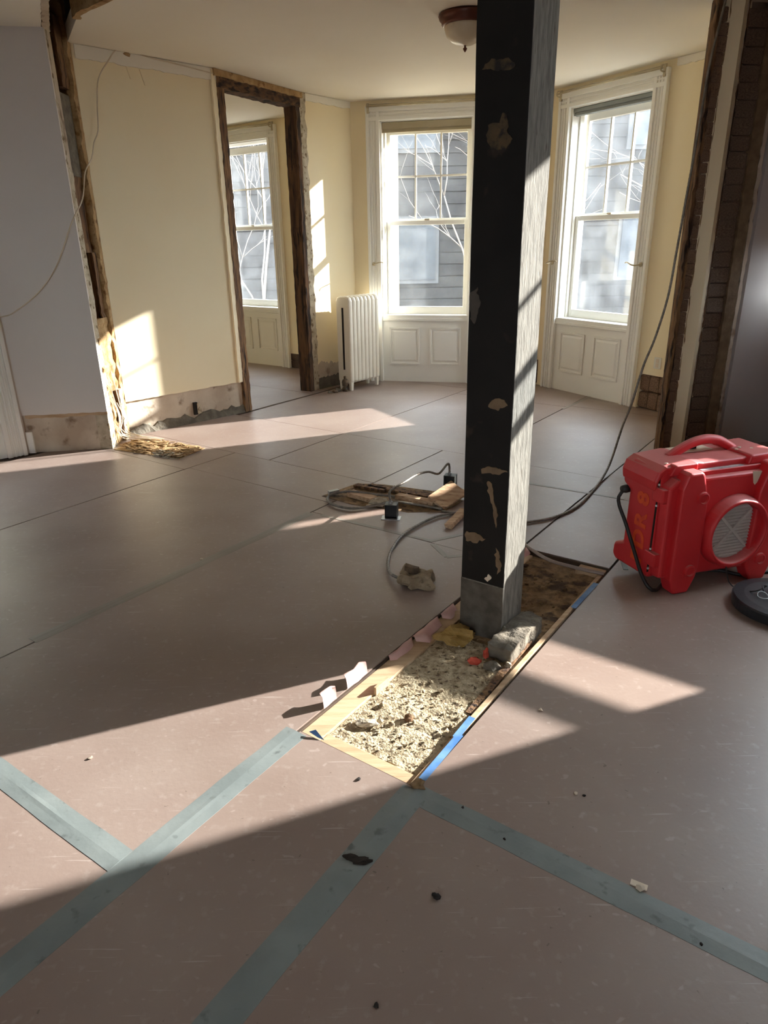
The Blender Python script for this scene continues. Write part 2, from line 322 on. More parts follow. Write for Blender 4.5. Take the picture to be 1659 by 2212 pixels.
# torn curls of paper along the left edge and at the far end
def curl(u0, u1, w, lift, v=-1.322, seed=0, up=False):
    mb = MB(); n = 8; rows = []
    for i in range(n + 1):
        u = u0 + (u1 - u0) * i / n; ww = w * (.6 + .8 * abs(noise.noise(Vector((u * 9, seed, 1))))) * (.35 if i in (0, n) else 1)
        row = []
        for j in range(5):
            t = j / 4
            zz = .002 + lift * sin(t * pi * .8) + .006 * noise.noise(Vector((u * 20, t * 3, seed)))
            row.append(UVF.P(u, v + (ww * t if not up else -ww * t * .6), zz - (0 if up else .02 * t * t) + (lift * t if up else 0)))
        rows.append(row)
    top = rows; bot = [[p - Vector((0, 0, .0012)) for p in r] for r in rows]
    vs_ = [p for r in top for p in r] + [p for r in bot for p in r]; K = 5 * (n + 1); fs = []
    for i in range(n):
        for j in range(4):
            q = [i * 5 + j, i * 5 + j + 1, (i + 1) * 5 + j + 1, (i + 1) * 5 + j]; fs += [q, [K + x for x in q[::-1]]]
    mb.add(vs_, fs); mb.build('torn_paper', M['paper'], floor_o, smooth=True, fixn=False)
for a in [(1.86, 2.02, .05, .012, -1.322, 1), (2.03, 2.22, .075, .014, -1.322, 2), (2.25, 2.36, .05, .01, -1.322, 3), (2.44, 2.58, .05, .012, -1.322, 4), (2.62, 2.74, .05, .012, -1.32, 5)]: curl(*a)
curl(1.61, 1.73, .05, .028, -1.322, 7, True); curl(1.475, 1.545, .05, .03, -1.32, 8, True)
curl(2.95, 3.08, .05, .014, -1.3, 9); 
mb = MB(); mb.tube(smoothpath([F(1128, 1172, .004), F(1180, 1207, .012), F(1235, 1224, .012), F(1305, 1240, .004)]), .009, 8, flat=.5); mb.build('torn_paper', M['sheet'], floor_o, smooth=True)

# rubble bed in the cut
def bed(u0, u1, v0, v1, z, amp, m, name, label, cat, res=.0095, seed=0, bits=160, bitm=None):
    mb = MB(); nu = int((u1 - u0) / res); nv = int((v1 - v0) / res)
    for i in range(nu + 1):
        for j in range(nv + 1):
            u = u0 + (u1 - u0) * i / nu; v = v0 + (v1 - v0) * j / nv; p = Vector((u, v, seed))
            h = noise.fractal(p * 7, 1, 2, 4) * amp * .8 + noise.noise(p * 40) * amp * .4 + noise.noise(p * 75) * amp * .2
            e = min(1, min(j, nv - j) / 4)
            mb.v.append(UVF.P(u + random.uniform(-.002, .002), v + random.uniform(-.002, .002), z + h * (.4 + .6 * e)))
    for i in range(nu):
        for j in range(nv):
            a = i * (nv + 1) + j; mb.f.append([a, a + 1, a + nv + 2, a + nv + 1]); mb.m.append(0)
    for k in range(bits):
        u = random.uniform(u0 + .02, u1 - .02); v = random.uniform(v0 + .02, v1 - .02); r = random.uniform(.002, .006) * (2.4 if k % 9 == 0 else 1)
        mb.blob(UVF.P(u, v, z + amp * .4 + r * .3), r, k + seed, .5, sub=1, squash=(1, 1, .7))
    o = mb.build(name, M[m], fixn=False); return tag(o, label, cat, kind='stuff')
bed(1.40, 2.18, -1.24, -.89, -.022, .011, 'dirt', 'rubble_bed', 'pale crumbly mortar rubble filling the near end of the floor cut', 'rubble', seed=1, bits=200)
bed(2.18, 3.07, -1.31, -.89, -.026, .012, 'soil', 'rubble_bed', 'brown dirt and splinters in the far end of the floor cut behind the post', 'rubble', seed=2, bits=200)
tag(MB().blob(F(790, 1562, -.012), .035, 3, .3, squash=(1.1, .6, .35)).build('mortar_flake', M['plasterpale']), 'flat pale mortar flake lying on the sunlit rubble', 'mortar')
tag(MB().blob(F(883, 1552, -.016), .016, 5, .3).build('brown_clod', M['oldwood']), 'small round brown clod on the sunlit rubble', 'clod')
tag(MB().blob(F(1062, 1440, -.012), .032, 6, .3, squash=(1, .8, .7)).build('mortar_lump', M['concrete']), 'grey mortar lump just in front of the concrete footing', 'mortar')
tag(MB().blob(F(1050, 1412, .005), .016, 8, .4, squash=(.7, .7, 1.4)).build('brick_chip', M['chip']), 'red brick chip leaning on the footing front, right of two', 'brick chip', 'red brick chips')
tag(MB().blob(F(1024, 1428, -.01), .022, 9, .4, squash=(1.2, .7, .7)).build('brick_chip', M['chip']), 'red brick chip lying left of the footing corner', 'brick chip', 'red brick chips')
tag(MB().blob(F(1095, 1438, -.012), .018, 10, .4).build('mortar_crumb', M['plasterpale']), 'whitish mortar crumb below the footing corner', 'mortar')

# ------------------------------------------------------------------ walls
PL0 = (-2.13, 5.68); PB = (-1.31, 6.50); C1 = (-.275, 8.035); CM = C1; JB = (-.752, 7.462); C2 = (1.71, 7.60); R_END = (2.75, 5.80)
S0 = (2.06, 4.97); S1 = (2.55, 5.04); G1 = (3.10, 5.212); N0 = (2.32, 3.49); N1 = (3.92, 2.33)
LG0 = (-2.76, 5.20); LG1 = (-2.14, 5.29); LW0 = (-4.2, 3.90)
def wall(name, p, q, m, openings=(), z0=0.0, z1=CEIL, th=.26, d_face=0.0, ext0=0.0, ext1=0.0, mext=None, parent=None, kind='structure'):
    fr = Frame(p, azof(p, q)); Lg = dist(p, q); mb = MB()
    aa = sorted(set([-ext0, Lg + ext1] + [x for o in openings for x in o[:2]])); zz = sorted(set([z0, z1] + [x for o in openings for x in o[2:4]]))
    for i in range(len(aa) - 1):
        for k in range(len(zz) - 1):
            ca, cz = (aa[i] + aa[i + 1]) / 2, (zz[k] + zz[k + 1]) / 2
            if any(o[0] < ca < o[1] and o[2] < cz < o[3] for o in openings): continue
            mb.box(fr, aa[i], aa[i + 1], d_face - th, d_face, zz[k], zz[k + 1])
    if parent: return mb.build(name, m, parent), fr
    return mb.build(name, m, kind=kind), fr
def ragged(fr, a0, a1, z0, z1, d0, d1, edge='bottom', amp=.012, step=.03, seed=0):
    """a slab in a wall frame with one ragged edge"""
    mb = MB(); rj = lambda t: amp * (noise.noise(Vector((t * 9, seed, 2))) + .7 * noise.noise(Vector((t * 31, seed, 5))))
    if edge in ('bottom', 'top'):
        n = max(2, int(abs(a1 - a0) / step)); A = [a0 + (a1 - a0) * i / n for i in range(n + 1)]
        pts = [(a, z0 + rj(a)) for a in A] + [(a1, z1), (a0, z1)] if edge == 'bottom' else [(a, z1 + rj(a)) for a in A[::-1]] + [(a0, z0), (a1, z0)]
    else:
        n = max(2, int((z1 - z0) / step)); Z = [z0 + (z1 - z0) * i / n for i in range(n + 1)]
        pts = [(a1 + rj(z), z) for z in Z] + [(a0, z1), (a0, z0)] if edge == 'right' else [(a0 + rj(z), z) for z in Z] + [(a1, z1), (a1, z0)]
    return mb.plate(fr, pts, d0, d1)
def strip2(fr, fa0, fa1, z0, z1, d0, d1, step=.035, seed=0, amp=.008, damp=0.0):
    """vertical band whose two edges wander; fa0/fa1 give the edges as functions of z"""
    n = max(3, int((z1 - z0) / step)); rings = []
    for i in range(n + 1):
        z = z0 + (z1 - z0) * i / n; j = lambda s: amp * (noise.noise(Vector((z * 11, seed, s))) + .8 * noise.noise(Vector((z * 37, seed, s + 4))))
        dd = damp * noise.noise(Vector((z * 14, seed, 9)))
        rings.append([fr.P(fa0(z) + j(1), d0, z), fr.P(fa0(z) + j(1), d1 + dd, z), fr.P(fa1(z) + j(2), d1 + dd * .5, z), fr.P(fa1(z) + j(2), d0, z)])
    return MB().loft(rings)

brick_meshes = []
for k in range(4):
    bm = MB(); n = 0
    fr = Frame((0, 0, 0), 90)
    pts = []
    for z in (-.5, .5):
        for d in (-.5, .5):
            for a in (-.5, .5): pts.append(Vector((a, -d, z)) + Vector([random.uniform(-.05, .05) for _ in range(3)]))
    bm.hexa(pts)
    me = bpy.data.meshes.new('brick'); me.from_pydata(bm.v, [], bm.f)
    b2 = bmesh.new(); b2.from_mesh(me); bmesh.ops.bevel(b2, geom=b2.edges[:], offset=.07, segments=1, affect='EDGES'); bmesh.ops.recalc_face_normals(b2, faces=b2.faces); b2.to_mesh(me); b2.free()
    brick_meshes.append(me)
brick_cache = {}
def brick(fr, a, d, z, la, ld, lz, m, parent, name='brick'):
    key = (random.randrange(4), m)
    if key not in brick_cache:
        me = brick_meshes[key[0]].copy(); me.materials.append(M[m]); brick_cache[key] = me
    o = bpy.data.objects.new(name, brick_cache[key]); COL.objects.link(o)
    o.parent = parent; o.location = fr.P(a, d, z) - wloc(parent)
    o.rotation_euler = (0, 0, R(90 - fr.az)); o.scale = (la, ld, lz); return o

# --- left cream wall
wl, FL = wall('wall_left', PL0, PB, M['plaster'], th=.12, d_face=-.02)
LL = dist(PL0, PB)
ragged(FL, 0, LL + .02, .29, CEIL, -.019, 0, 'bottom', .006, seed=3).build('painted_plaster', M['cream'], wl)
mb = MB(); n = 26                                               # crumbled mortar at the foot of the wall
rings = []
for i in range(n + 1):
    a = LL * i / n; h = .07 + .05 * noise.noise(Vector((a * 7, 3, 1))) + .03 * noise.noise(Vector((a * 20, 3, 1)))
    rings.append([FL.P(a, -.02, 0), FL.P(a, -.02, h), FL.P(a, -.006, h * .9), FL.P(a, .012 + .012 * noise.noise(Vector((a * 15, 1, 1))), 0)])
mb.loft(rings).build('crumbled_mortar', M['concrete'], wl)
a_, z_ = FL.px(427, 882)
mb = MB(); mb.box(FL, a_ - .035, a_ + .0, -.02, .004, z_ - .055, z_ + .055); mb.build('outlet_hole', M['nearblack'], wl)
mb = MB(); mb.box(FL, a_ - .005, a_ + .035, -.02, .014, z_ - .05, z_ + .05); mb.build('mortar_patch', M['plasterpale'], wl, bevel=.008)
# --- passage wall with the stripped doorway
wd, FD = wall('wall_passage', PB, JB, M['cream'], [(.0, 1.12, -.01, CEIL)], th=.12, ext1=.02)
we, FE = wall('wall_passage_end', JB, (C1[0] + .5, C1[1] + .6), M['cream'], th=.12)
LDW = dist(JB, C1)
mb = ragged(FE, -.01, .10, 0, CEIL, -.04, .006, 'right', .02, .03, 5); mb.build('plaster_edge', M['plasterpale'], we)
ragged(FE, .1, LDW, 0, .27, -.01, .003, 'top', .05, .02, 8).build('damp_plaster', M['plaster'], we)
ragged(FE, .1, LDW, 0, .12, -.01, .012, 'top', .04, .02, 9).build('crumbled_mortar', M['concrete'], we)
d1 = thing('door_1', FD.P(.55, 0, 0), kind='structure')
strip2(FD, lambda z: .0, lambda z: .085, 0, CEIL - .02, -.11, .012, seed=11, amp=.007, damp=.01).build('jamb', M['oldwood'], d1)
strip2(FD, lambda z: 1.065, lambda z: 1.125, 0, CEIL - .12, -.125, .016, seed=12, amp=.007, damp=.012).build('jamb', M['darkwood'], d1)
# header
rings = []
for i in range(31):
    a = .0 + 1.14 * i / 30; j = lambda s: .012 * noise.noise(Vector((a * 14, 21, s)))
    rings.append([FD.P(a, -.12, 2.69 + j(1)), FD.P(a, .014 + j(2), 2.69 + j(1)), FD.P(a, .014 + j(3), CEIL - .005), FD.P(a, -.12, CEIL - .005)])
MB().loft(rings).build('header', M['headwood'], d1)
rings = []
for i in range(31):
    a = -.03 + 1.2 * i / 30; j = lambda s: .014 * noise.noise(Vector((a * 18, 31, s)))
    rings.append([FD.P(a, .0, 2.765 + j(1)), FD.P(a, .024 + j(2) * .5, 2.77 + j(1)), FD.P(a, .022, CEIL - .003), FD.P(a, 0, CEIL - .003)])
MB().loft(rings).build('header_lath', M['tan'], d1)
strip2(FD, lambda z: -.05, lambda z: .0, .29, CEIL - .01, -.01, .008, seed=14, amp=.01).build('plaster_edge', M['cream'], d1)
# --- back (middle window) wall, bay wall, with the window openings
OPW = .95
FMo = F(832, 823); az_m = azof(CM, C2)
Lm = dist(CM, C2); FB = Frame(CM, az_m)
sM = FB.px(829, 760, 0)[0] - .005
wb, FB = wall('wall_back', CM, C2, M['cream'], [(sM, sM + OPW, 0, 2.65)], th=.46, ext1=.15, ext0=.1)
sR = .165; pR0 = (1.745, 7.535)
azR = 149.8; FRt = Frame((pR0[0] - sin(R(azR)) * .05, pR0[1] - cos(R(azR)) * .05), azR)
qR = FRt.P(2.05, 0, 0)
wr, FRt = wall('wall_bay', (FRt.o.x, FRt.o.y), (qR.x, qR.y), M['cream'], [(.05 + sR, .05 + sR + OPW, 0, 2.65), (1.34, 1.66, 0, .32)], th=.26, ext0=.1)
# --- inner room
FI0 = F(622, 793)
FI = Frame(FI0 - Vector((sin(R(126)), cos(R(126)), 0)) * 3.2, 126)
sI = 3.2 - .07 - OPW
qI = FI.P(4.2, 0, 0)
wi, FI = wall('wall_bedroom', (FI.o.x, FI.o.y), (qI.x, qI.y), M['cream'], [(sI, sI + OPW, 0, 2.65), (3.23, 3.5, 0, .18)], th=.26)
pIw = FI.P(0, 0, 0)
wall('wall_bedroom_side', (pIw.x - 1.2, pIw.y - 4.2), (pIw.x, pIw.y), M['cream'], th=.2)
wall('wall_bedroom_front', (-2.3, 5.75), (pIw.x - 1.2, pIw.y - 4.2), M['cream'], th=.1)
# --- right stub and grey wall
wst, FS = wall('wall_right', S0, S1, M['brick'], th=.03, d_face=-.03)
M['greywall_dim'] = mat('grey_white_paint_dimmed', srgb(180, 171, 166), srgb(186, 177, 172), 1.2, .7, .03, 25)  # grey wall paint darkened to imitate the dimness of this wall
wg, FG = wall('wall_right_near', S1, G1, M['greywall_dim'], th=.15, ext1=.05)
wall('wall_right_return', (R_END[0] + .1, R_END[1] + .1), (S0[0] + .05, S0[1] + .02), M['cream'], th=.12)
# --- near room, mostly out of the frame: walls and openings that let the light in
slot = [(.07, .29, 1.1, 1.44)]
wall('wall_right_side', G1, N0, M['dimwall'], slot, th=.12)
sg = Vector((sin(R(126)), cos(R(126)), 0)); ng = Vector((cos(R(126)), -sin(R(126)), 0))
_sv = Vector((sin(R(SUN_AZ)), cos(R(SUN_AZ)), 0))
NP = F(1250, 1380) + _sv * (.77 / tan(R(SUN_EL))) - sg * .428 + ng * .16
NW0 = NP - sg * .16; NW1 = NP + sg * 1.75
wn, FN = wall('wall_right_window', (NW0.x, NW0.y), (NW1.x, NW1.y), M['greywall'], [(.16, .16 + OPW * 1.1, 0, 2.65)], th=.26)
wall('wall_right_far', (NW1.x, NW1.y), (NW1.x, -3.2), M['dimwall'], th=.2)
wall('wall_right_link', N0, (NW0.x, NW0.y), M['greywall'], th=.05)
wall('wall_front', (NW1.x, -3.2), (-4.2, -3.2), M['dimwall'], [(4.4, 5.6, 1.0, 2.65)], th=.2)  # opening made up behind the camera to add sky fill
wall('wall_left_far', (-4.2, -3.2), LW0, M['dimwall'], th=.2)
wlw, FLW = wall('wall_left_window', LW0, LG0, M['greywall'], [(dist(LW0, LG0) - .16 - OPW, dist(LW0, LG0) - .16, 0, 2.65)], th=.26)
wlg, FLG = wall('wall_left_near', LG0, LG1, M['plaster'], th=.12, d_face=-.022, ext0=.12)
ragged(FLG, 0, dist(LG0, LG1), .30, CEIL, -.021, 0, 'bottom', .007, seed=23).build('painted_plaster', M['greywall'], wlg)
mb = MB(); mb.box(FLG, .0, .05, -.022, .004, 0, .17); mb.build('baseboard_end', M['white'], wlg, bevel=.003)
ragged(FLG, 0.02, dist(LG0, LG1), .275, .305, -.022, -.004, 'bottom', .01, seed=25).build('lath_strip', M['board'], wlg)
# ceiling
cp = [(-4.4, -3.4), (-4.4, 4.0), (-2.9, 5.5), (-2.6, 5.6), (-2.16, 5.30), (F(94, -60, CEIL).x, F(94, -60, CEIL).y), (F(340, -60, CEIL).x, F(340, -60, CEIL).y), (F(228, 1, CEIL).x, F(228, 1, CEIL).y), (F(170, 27, CEIL).x, F(170, 27, CEIL).y), (-2.14, 5.66), (-2.2, 5.72), (-1.4, 6.58), (-.4, 8.5), (1.85, 8.0), (2.98, 6.0), (3.2, 5.34), (2.44, 3.56), (4.1, 2.5), (4.1, -3.4)]
cb = [(-2.2, 5.7), (-1.4, 6.58), (-.4, 8.5), (.05, 8.85), (pIw.x, pIw.y + .15), (pIw.x - 1.4, pIw.y - 4.2)]
mb = MB()
for c_, zz in ((cp, CEIL), (cb, CEIL)): mb.prism([Vector((x, y, zz)) for x, y in c_], [Vector((x, y, zz + .1)) for x, y in c_])
mb.build('ceiling', M['ceiling'], kind='structure')

# ------------------------------------------------------------------ left stub: end of the wall that was removed
LE = Frame(LG1, 0); LE.n = Vector((1, 0, 0))                   # faces the room (+x), along = +y
ts = MB(); ts.box(LE, .035, .40, -.30, -.10, 0, 3.3); tstub = ts.build('wall_stub', M['nearblack'], kind='structure')
T = .39
strip2(LE, lambda z: .006, lambda z: .05 + .06 * (z < 2.0) + .03 * noise.noise(Vector((z * 3, 1, 1))), 0, 3.25, -.1, -.004, seed=41, amp=.004, damp=.01).build('plaster_edge', M['plasterpale'], tstub)
strip2(LE, lambda z: T - .055, lambda z: T + .005, 0, 3.25, -.1, .008, seed=42, amp=.012, damp=.02).build('plaster_edge', M['tan'], tstub)
zp = LE.px(215, 390)[1]; zq = LE.px(190, 222)[1]
mb = MB(); mb.box(LE, .06, T - .06, -.1, -.03, zp, zq); mb.build('flat_panel', M['concrete'], tstub, bevel=.004)
zr = LE.px(215, 545)[1]
strip2(LE, lambda z: .09, lambda z: T - .05, zr, zp, -.1, -.045, seed=44, amp=.008, damp=.03).build('timber_stud', M['oldwood'], tstub)
za = LE.px(215, 690)[1]
strip2(LE, lambda z: .05, lambda z: .16, za, zr, -.1, -.03, seed=45, amp=.01).build('plaster_slab', M['plaster'], tstub)
strip2(LE, lambda z: .26, lambda z: T - .03, za, zr, -.1, -.02, seed=46, amp=.012, damp=.02).build('timber_stud', M['oldwood'], tstub)
strip2(LE, lambda z: .22, lambda z: T - .04, zq + .04, 2.95, -.1, -.02, seed=47, amp=.02, damp=.02).build('timber_stud', M['oldwood'], tstub)
# mortar keys seen as ribs inside the hollow
for z0_, z1_ in ((za, zr - .03), (zq + .05, 2.9)):
    n = int((z1_ - z0_) / .022)
    mb = MB()
    for k in range(n): mb.box(LE, .17, .24, -.1, -.055, z0_ + k * .022, z0_ + k * .022 + .011)
    mb.build('mortar_keys', M['oldwood'], tstub, kind='stuff')
strip2(LE, lambda z: .06 + .06 * max(0, 1 - z / .55), lambda z: T - .05, .0, za, -.1, -.01, seed=48, amp=.016, damp=.05).build('mortar_core', M['tan'], tstub)
zc = LE.px(255, 840)[1]
strip2(LE, lambda z: .225, lambda z: .245, .05, zc, -.05, .022, seed=49, amp=.012).build('crack', M['darkwood'], tstub)
strip2(LE, lambda z: .25, lambda z: T - .07, .0, zc, -.03, .02, seed=50, amp=.012, damp=.03).build('mortar_core', M['plasterpale'], tstub)
for k in range(7):
    a0 = random.uniform(.02, .2)
    pts = smoothpath([LE.P(a0, .015, random.uniform(.3, .6)), LE.P(a0 + .05, .03, .22), LE.P(a0 + .04 * (k % 3), .03, .08), LE.P(a0 + .12, .10 + .04 * k, .012)], .03)
    MB().tube(pts, .0035, 5).build('fibre_strand', M['wire'], tstub)
# debris spilled at its foot
def litter(name, mname, label, cat, c, ax, size, n, seed, lmin, lmax):
    random.seed(seed); fr = Frame((c.x, c.y, 0), ax); mb = MB()
    mb2 = [(-size[0], -size[1]), (size[0], -size[1]), (size[0], size[1]), (-size[0], size[1])]
    mb.flat(fr, mb2, .0003, .004)
    for k in range(n):
        a, d = random.uniform(-size[0], size[0]) * .95, random.uniform(-size[1], size[1]) * .95
        L_, w, t = random.uniform(lmin, lmax), random.uniform(.004, .012), random.uniform(.002, .006)
        f2 = Frame(fr.P(a, d, 0), ax + random.uniform(-35, 35)); z = random.uniform(.003, .022)
        e = random.uniform(-.012, .012)
        mb.hexa([f2.P(-L_ / 2, -w, z), f2.P(L_ / 2, -w, max(.002, z + e)), f2.P(-L_ / 2, w, z), f2.P(L_ / 2, w, max(.002, z + e)),
                 f2.P(-L_ / 2, -w, z + t), f2.P(L_ / 2, -w, max(.002, z + e) + t), f2.P(-L_ / 2, w, z + t), f2.P(L_ / 2, w, max(.002, z + e) + t)])
    return tag(mb.build(name, M[mname]), label, cat, kind='stuff')
pA, pB2, pC, pD = F(262, 975), F(310, 945), F(432, 968), F(375, 996)
cc = (pA + pB2 + pC + pD) / 4
litter('lath_splinters', 'tan', 'heap of tan lath splinters and dust at the foot of the left wall stub', 'splinters', cc, 115, (.33, .15), 150, 5, .05, .16)
litter('plaster_crumbs', 'plasterpale', 'whitish plaster crumbs on the front of the splinter heap', 'plaster', F(365, 985), 115, (.12, .05), 60, 6, .02, .05)
random.seed(11)

# ------------------------------------------------------------------ right stub: two brick strips, cream strip, tan board
def bricks_strip(a0, a1, d, m, lean=0.0, hmin=.066, parent=wst):
    z = .0
    while z < CEIL - .05:
        h = random.uniform(hmin, hmin + .02)
        w = (a1 - a0) * random.uniform(.9, 1.04); mid = (a0 + a1) / 2 + random.uniform(-.006, .006)
        brick(FS, mid, d + random.uniform(-.006, .006), z + h / 2, w, .05, h - .003, m, parent); z += h
bricks_strip(.008, .082, -.008, 'brickred')
bricks_strip(.205, .352, -.02, 'brick', hmin=.09)
mb = MB(); mb.box(FS, .0, .09, -.03, -.02, 0, CEIL); mb.box(FS, .19, .37, -.03, -.026, 0, CEIL); mb.build('mortar_bed', M['brick'], wst)
strip2(FS, lambda z: -.012, lambda z: .014, 0, CEIL, -.03, .03, seed=61, amp=.012, damp=.02).build('plaster_edge', M['oldwood'], wst)
strip2(FS, lambda z: .078, lambda z: .098, 0, CEIL, -.03, .018, seed=62, amp=.006, damp=.012).build('plaster_edge', M['tan'], wst)
strip2(FS, lambda z: .096, lambda z: .166, 0, CEIL, -.03, .014, seed=63, amp=.004).build('painted_plaster', M['cream'], wst)
strip2(FS, lambda z: .160, lambda z: .184, 0, CEIL, -.03, .032, seed=64, amp=.012, damp=.02).build('plaster_edge', M['plaster'], wst)
strip2(FS, lambda z: .184, lambda z: .206, 0, CEIL, -.03, .018, seed=65, amp=.008, damp=.014).build('timber_lath', M['darkwood'], wst)
strip2(FS, lambda z: .355, lambda z: .43, 0, CEIL, -.03, .016, seed=66, amp=.006, damp=.01).build('tan_board', M['patch'], wst)
strip2(FG, lambda z: -.058, lambda z: -.03, 0, CEIL, -.03, .003, seed=67, amp=.012).build('plaster_edge', M['plaster'], wg)
strip2(FS, lambda z: .43, lambda z: .445, 0, CEIL, -.03, .004, seed=68, amp=.006).build('shadow_gap', M['nearblack'], wst)  # solid dark strip standing in for the shadow of a gap

# hole at the base of the bay wall, bedroom and back wall: brick behind
def brick_hole(fr, a0, a1, z1, parent, m='brick', d=-.05, cols=3, rows=2):
    mb = MB(); mb.box(fr, a0, a1, -.2, d - .04, 0, z1); mb.build('mortar_bed', M['nearblack'], parent)
    for i in range(cols):
        for k in range(rows):
            w = (a1 - a0) / cols; h = z1 / rows
            brick(fr, a0 + w * (i + .5), d, h * (k + .5), w * .93, .06, h * .92, m, parent)
brick_hole(FRt, 1.34, 1.66, .32, wr, 'brickred')
brick_hole(FI, 3.23, 3.5, .18, wi, 'brick', cols=2, rows=2)
aB = FB.px(1160, 800)[0]
mb = MB(); mb.box(FB, aB - .16, aB + .09, -.004, .003, .02, .27); mb.build('bare_wall_patch', M['brick'], wb)
for k in range(3):
    for j in range(2): brick(FB, aB - .12 + .085 * k, .002, .08 + .12 * j, .08, .01, .11, 'brick', wb)

# crown strip of broken plaster along the ceiling
def crown(name, fr, a0, a1, z0, d, seed, m='ceiling'):
    o = ragged(fr, a0, a1, z0, CEIL - .003, .0, d, 'bottom', .012, .03, seed).build(name, M[m], kind='structure'); return o
crown('trim_1', FL, .02, LL + .0, 2.735, .012, 71)
crown('trim_2', FE, .1, LDW - .01, 2.755, .012, 72)
crown('trim_3', FRt, 1.36, 1.72, 2.76, .012, 73)
for (u, v, du, dv) in [(268, 135, -2, 14), (300, 150, 8, -12)]:
    a, z = FL.px(u, v); mb = MB(); mb.plate(FL, [(a, z), (a + .02, z - .005), (a + .045, z - .1), (a + .03, z - .1)], .001, .008); mb.build('plaster_drip', M['cream'], wl)
a, z = FL.px(272, 118)
MB().plate(FL, [(a - .03, z), (a, z + .02), (a + .03, z + .005), (a + .02, z - .015), (a - .01, z - .01)], .0, .0135).build('rust_patch', M['tan'], wl)
# ceiling scar above the stub, with a dark cover added to stop light leaks
mb = MB(); mb.box(WORLD, -3.0, -.9, -6.0, -4.0, 3.35, 3.42)
for b in ((-3.0, -2.95, -6.0, -4.0), (-.95, -.9, -6.0, -4.0), (-3.0, -.9, -6.0, -5.95), (-3.0, -.9, -4.05, -4.0)): mb.box(WORLD, *b, CEIL + .098, 3.36)
mb.build('void_cover', M['nearblack'], kind='structure')
def scar(pts, seed):
    rings = []; pts = smoothpath(pts, .04)
    for k, p in enumerate(pts):
        t = (pts[min(k + 1, len(pts) - 1)] - pts[max(k - 1, 0)]).normalized(); q = Vector((-t.y, t.x, 0)); w = .022 + .014 * noise.noise(Vector((k * .7, seed, 0)))
        rings.append([p + q * w + Vector((0, 0, -.004)), p - q * w + Vector((0, 0, -.006 + .006 * noise.noise(Vector((k * .9, seed, 3))))), p - q * w + Vector((0, 0, .12)), p + q * w + Vector((0, 0, .12))])
    return MB().loft(rings)
scar([F(166, 40, CEIL), F(172, 27, CEIL), F(228, 1, CEIL), F(335, -55, CEIL)], 1).build('trim_5', M['tan'], kind='structure')
scar([F(99, 70, CEIL), F(97, 20, CEIL), F(95, -55, CEIL)], 2).build('trim_6', M['plaster'], kind='structure')

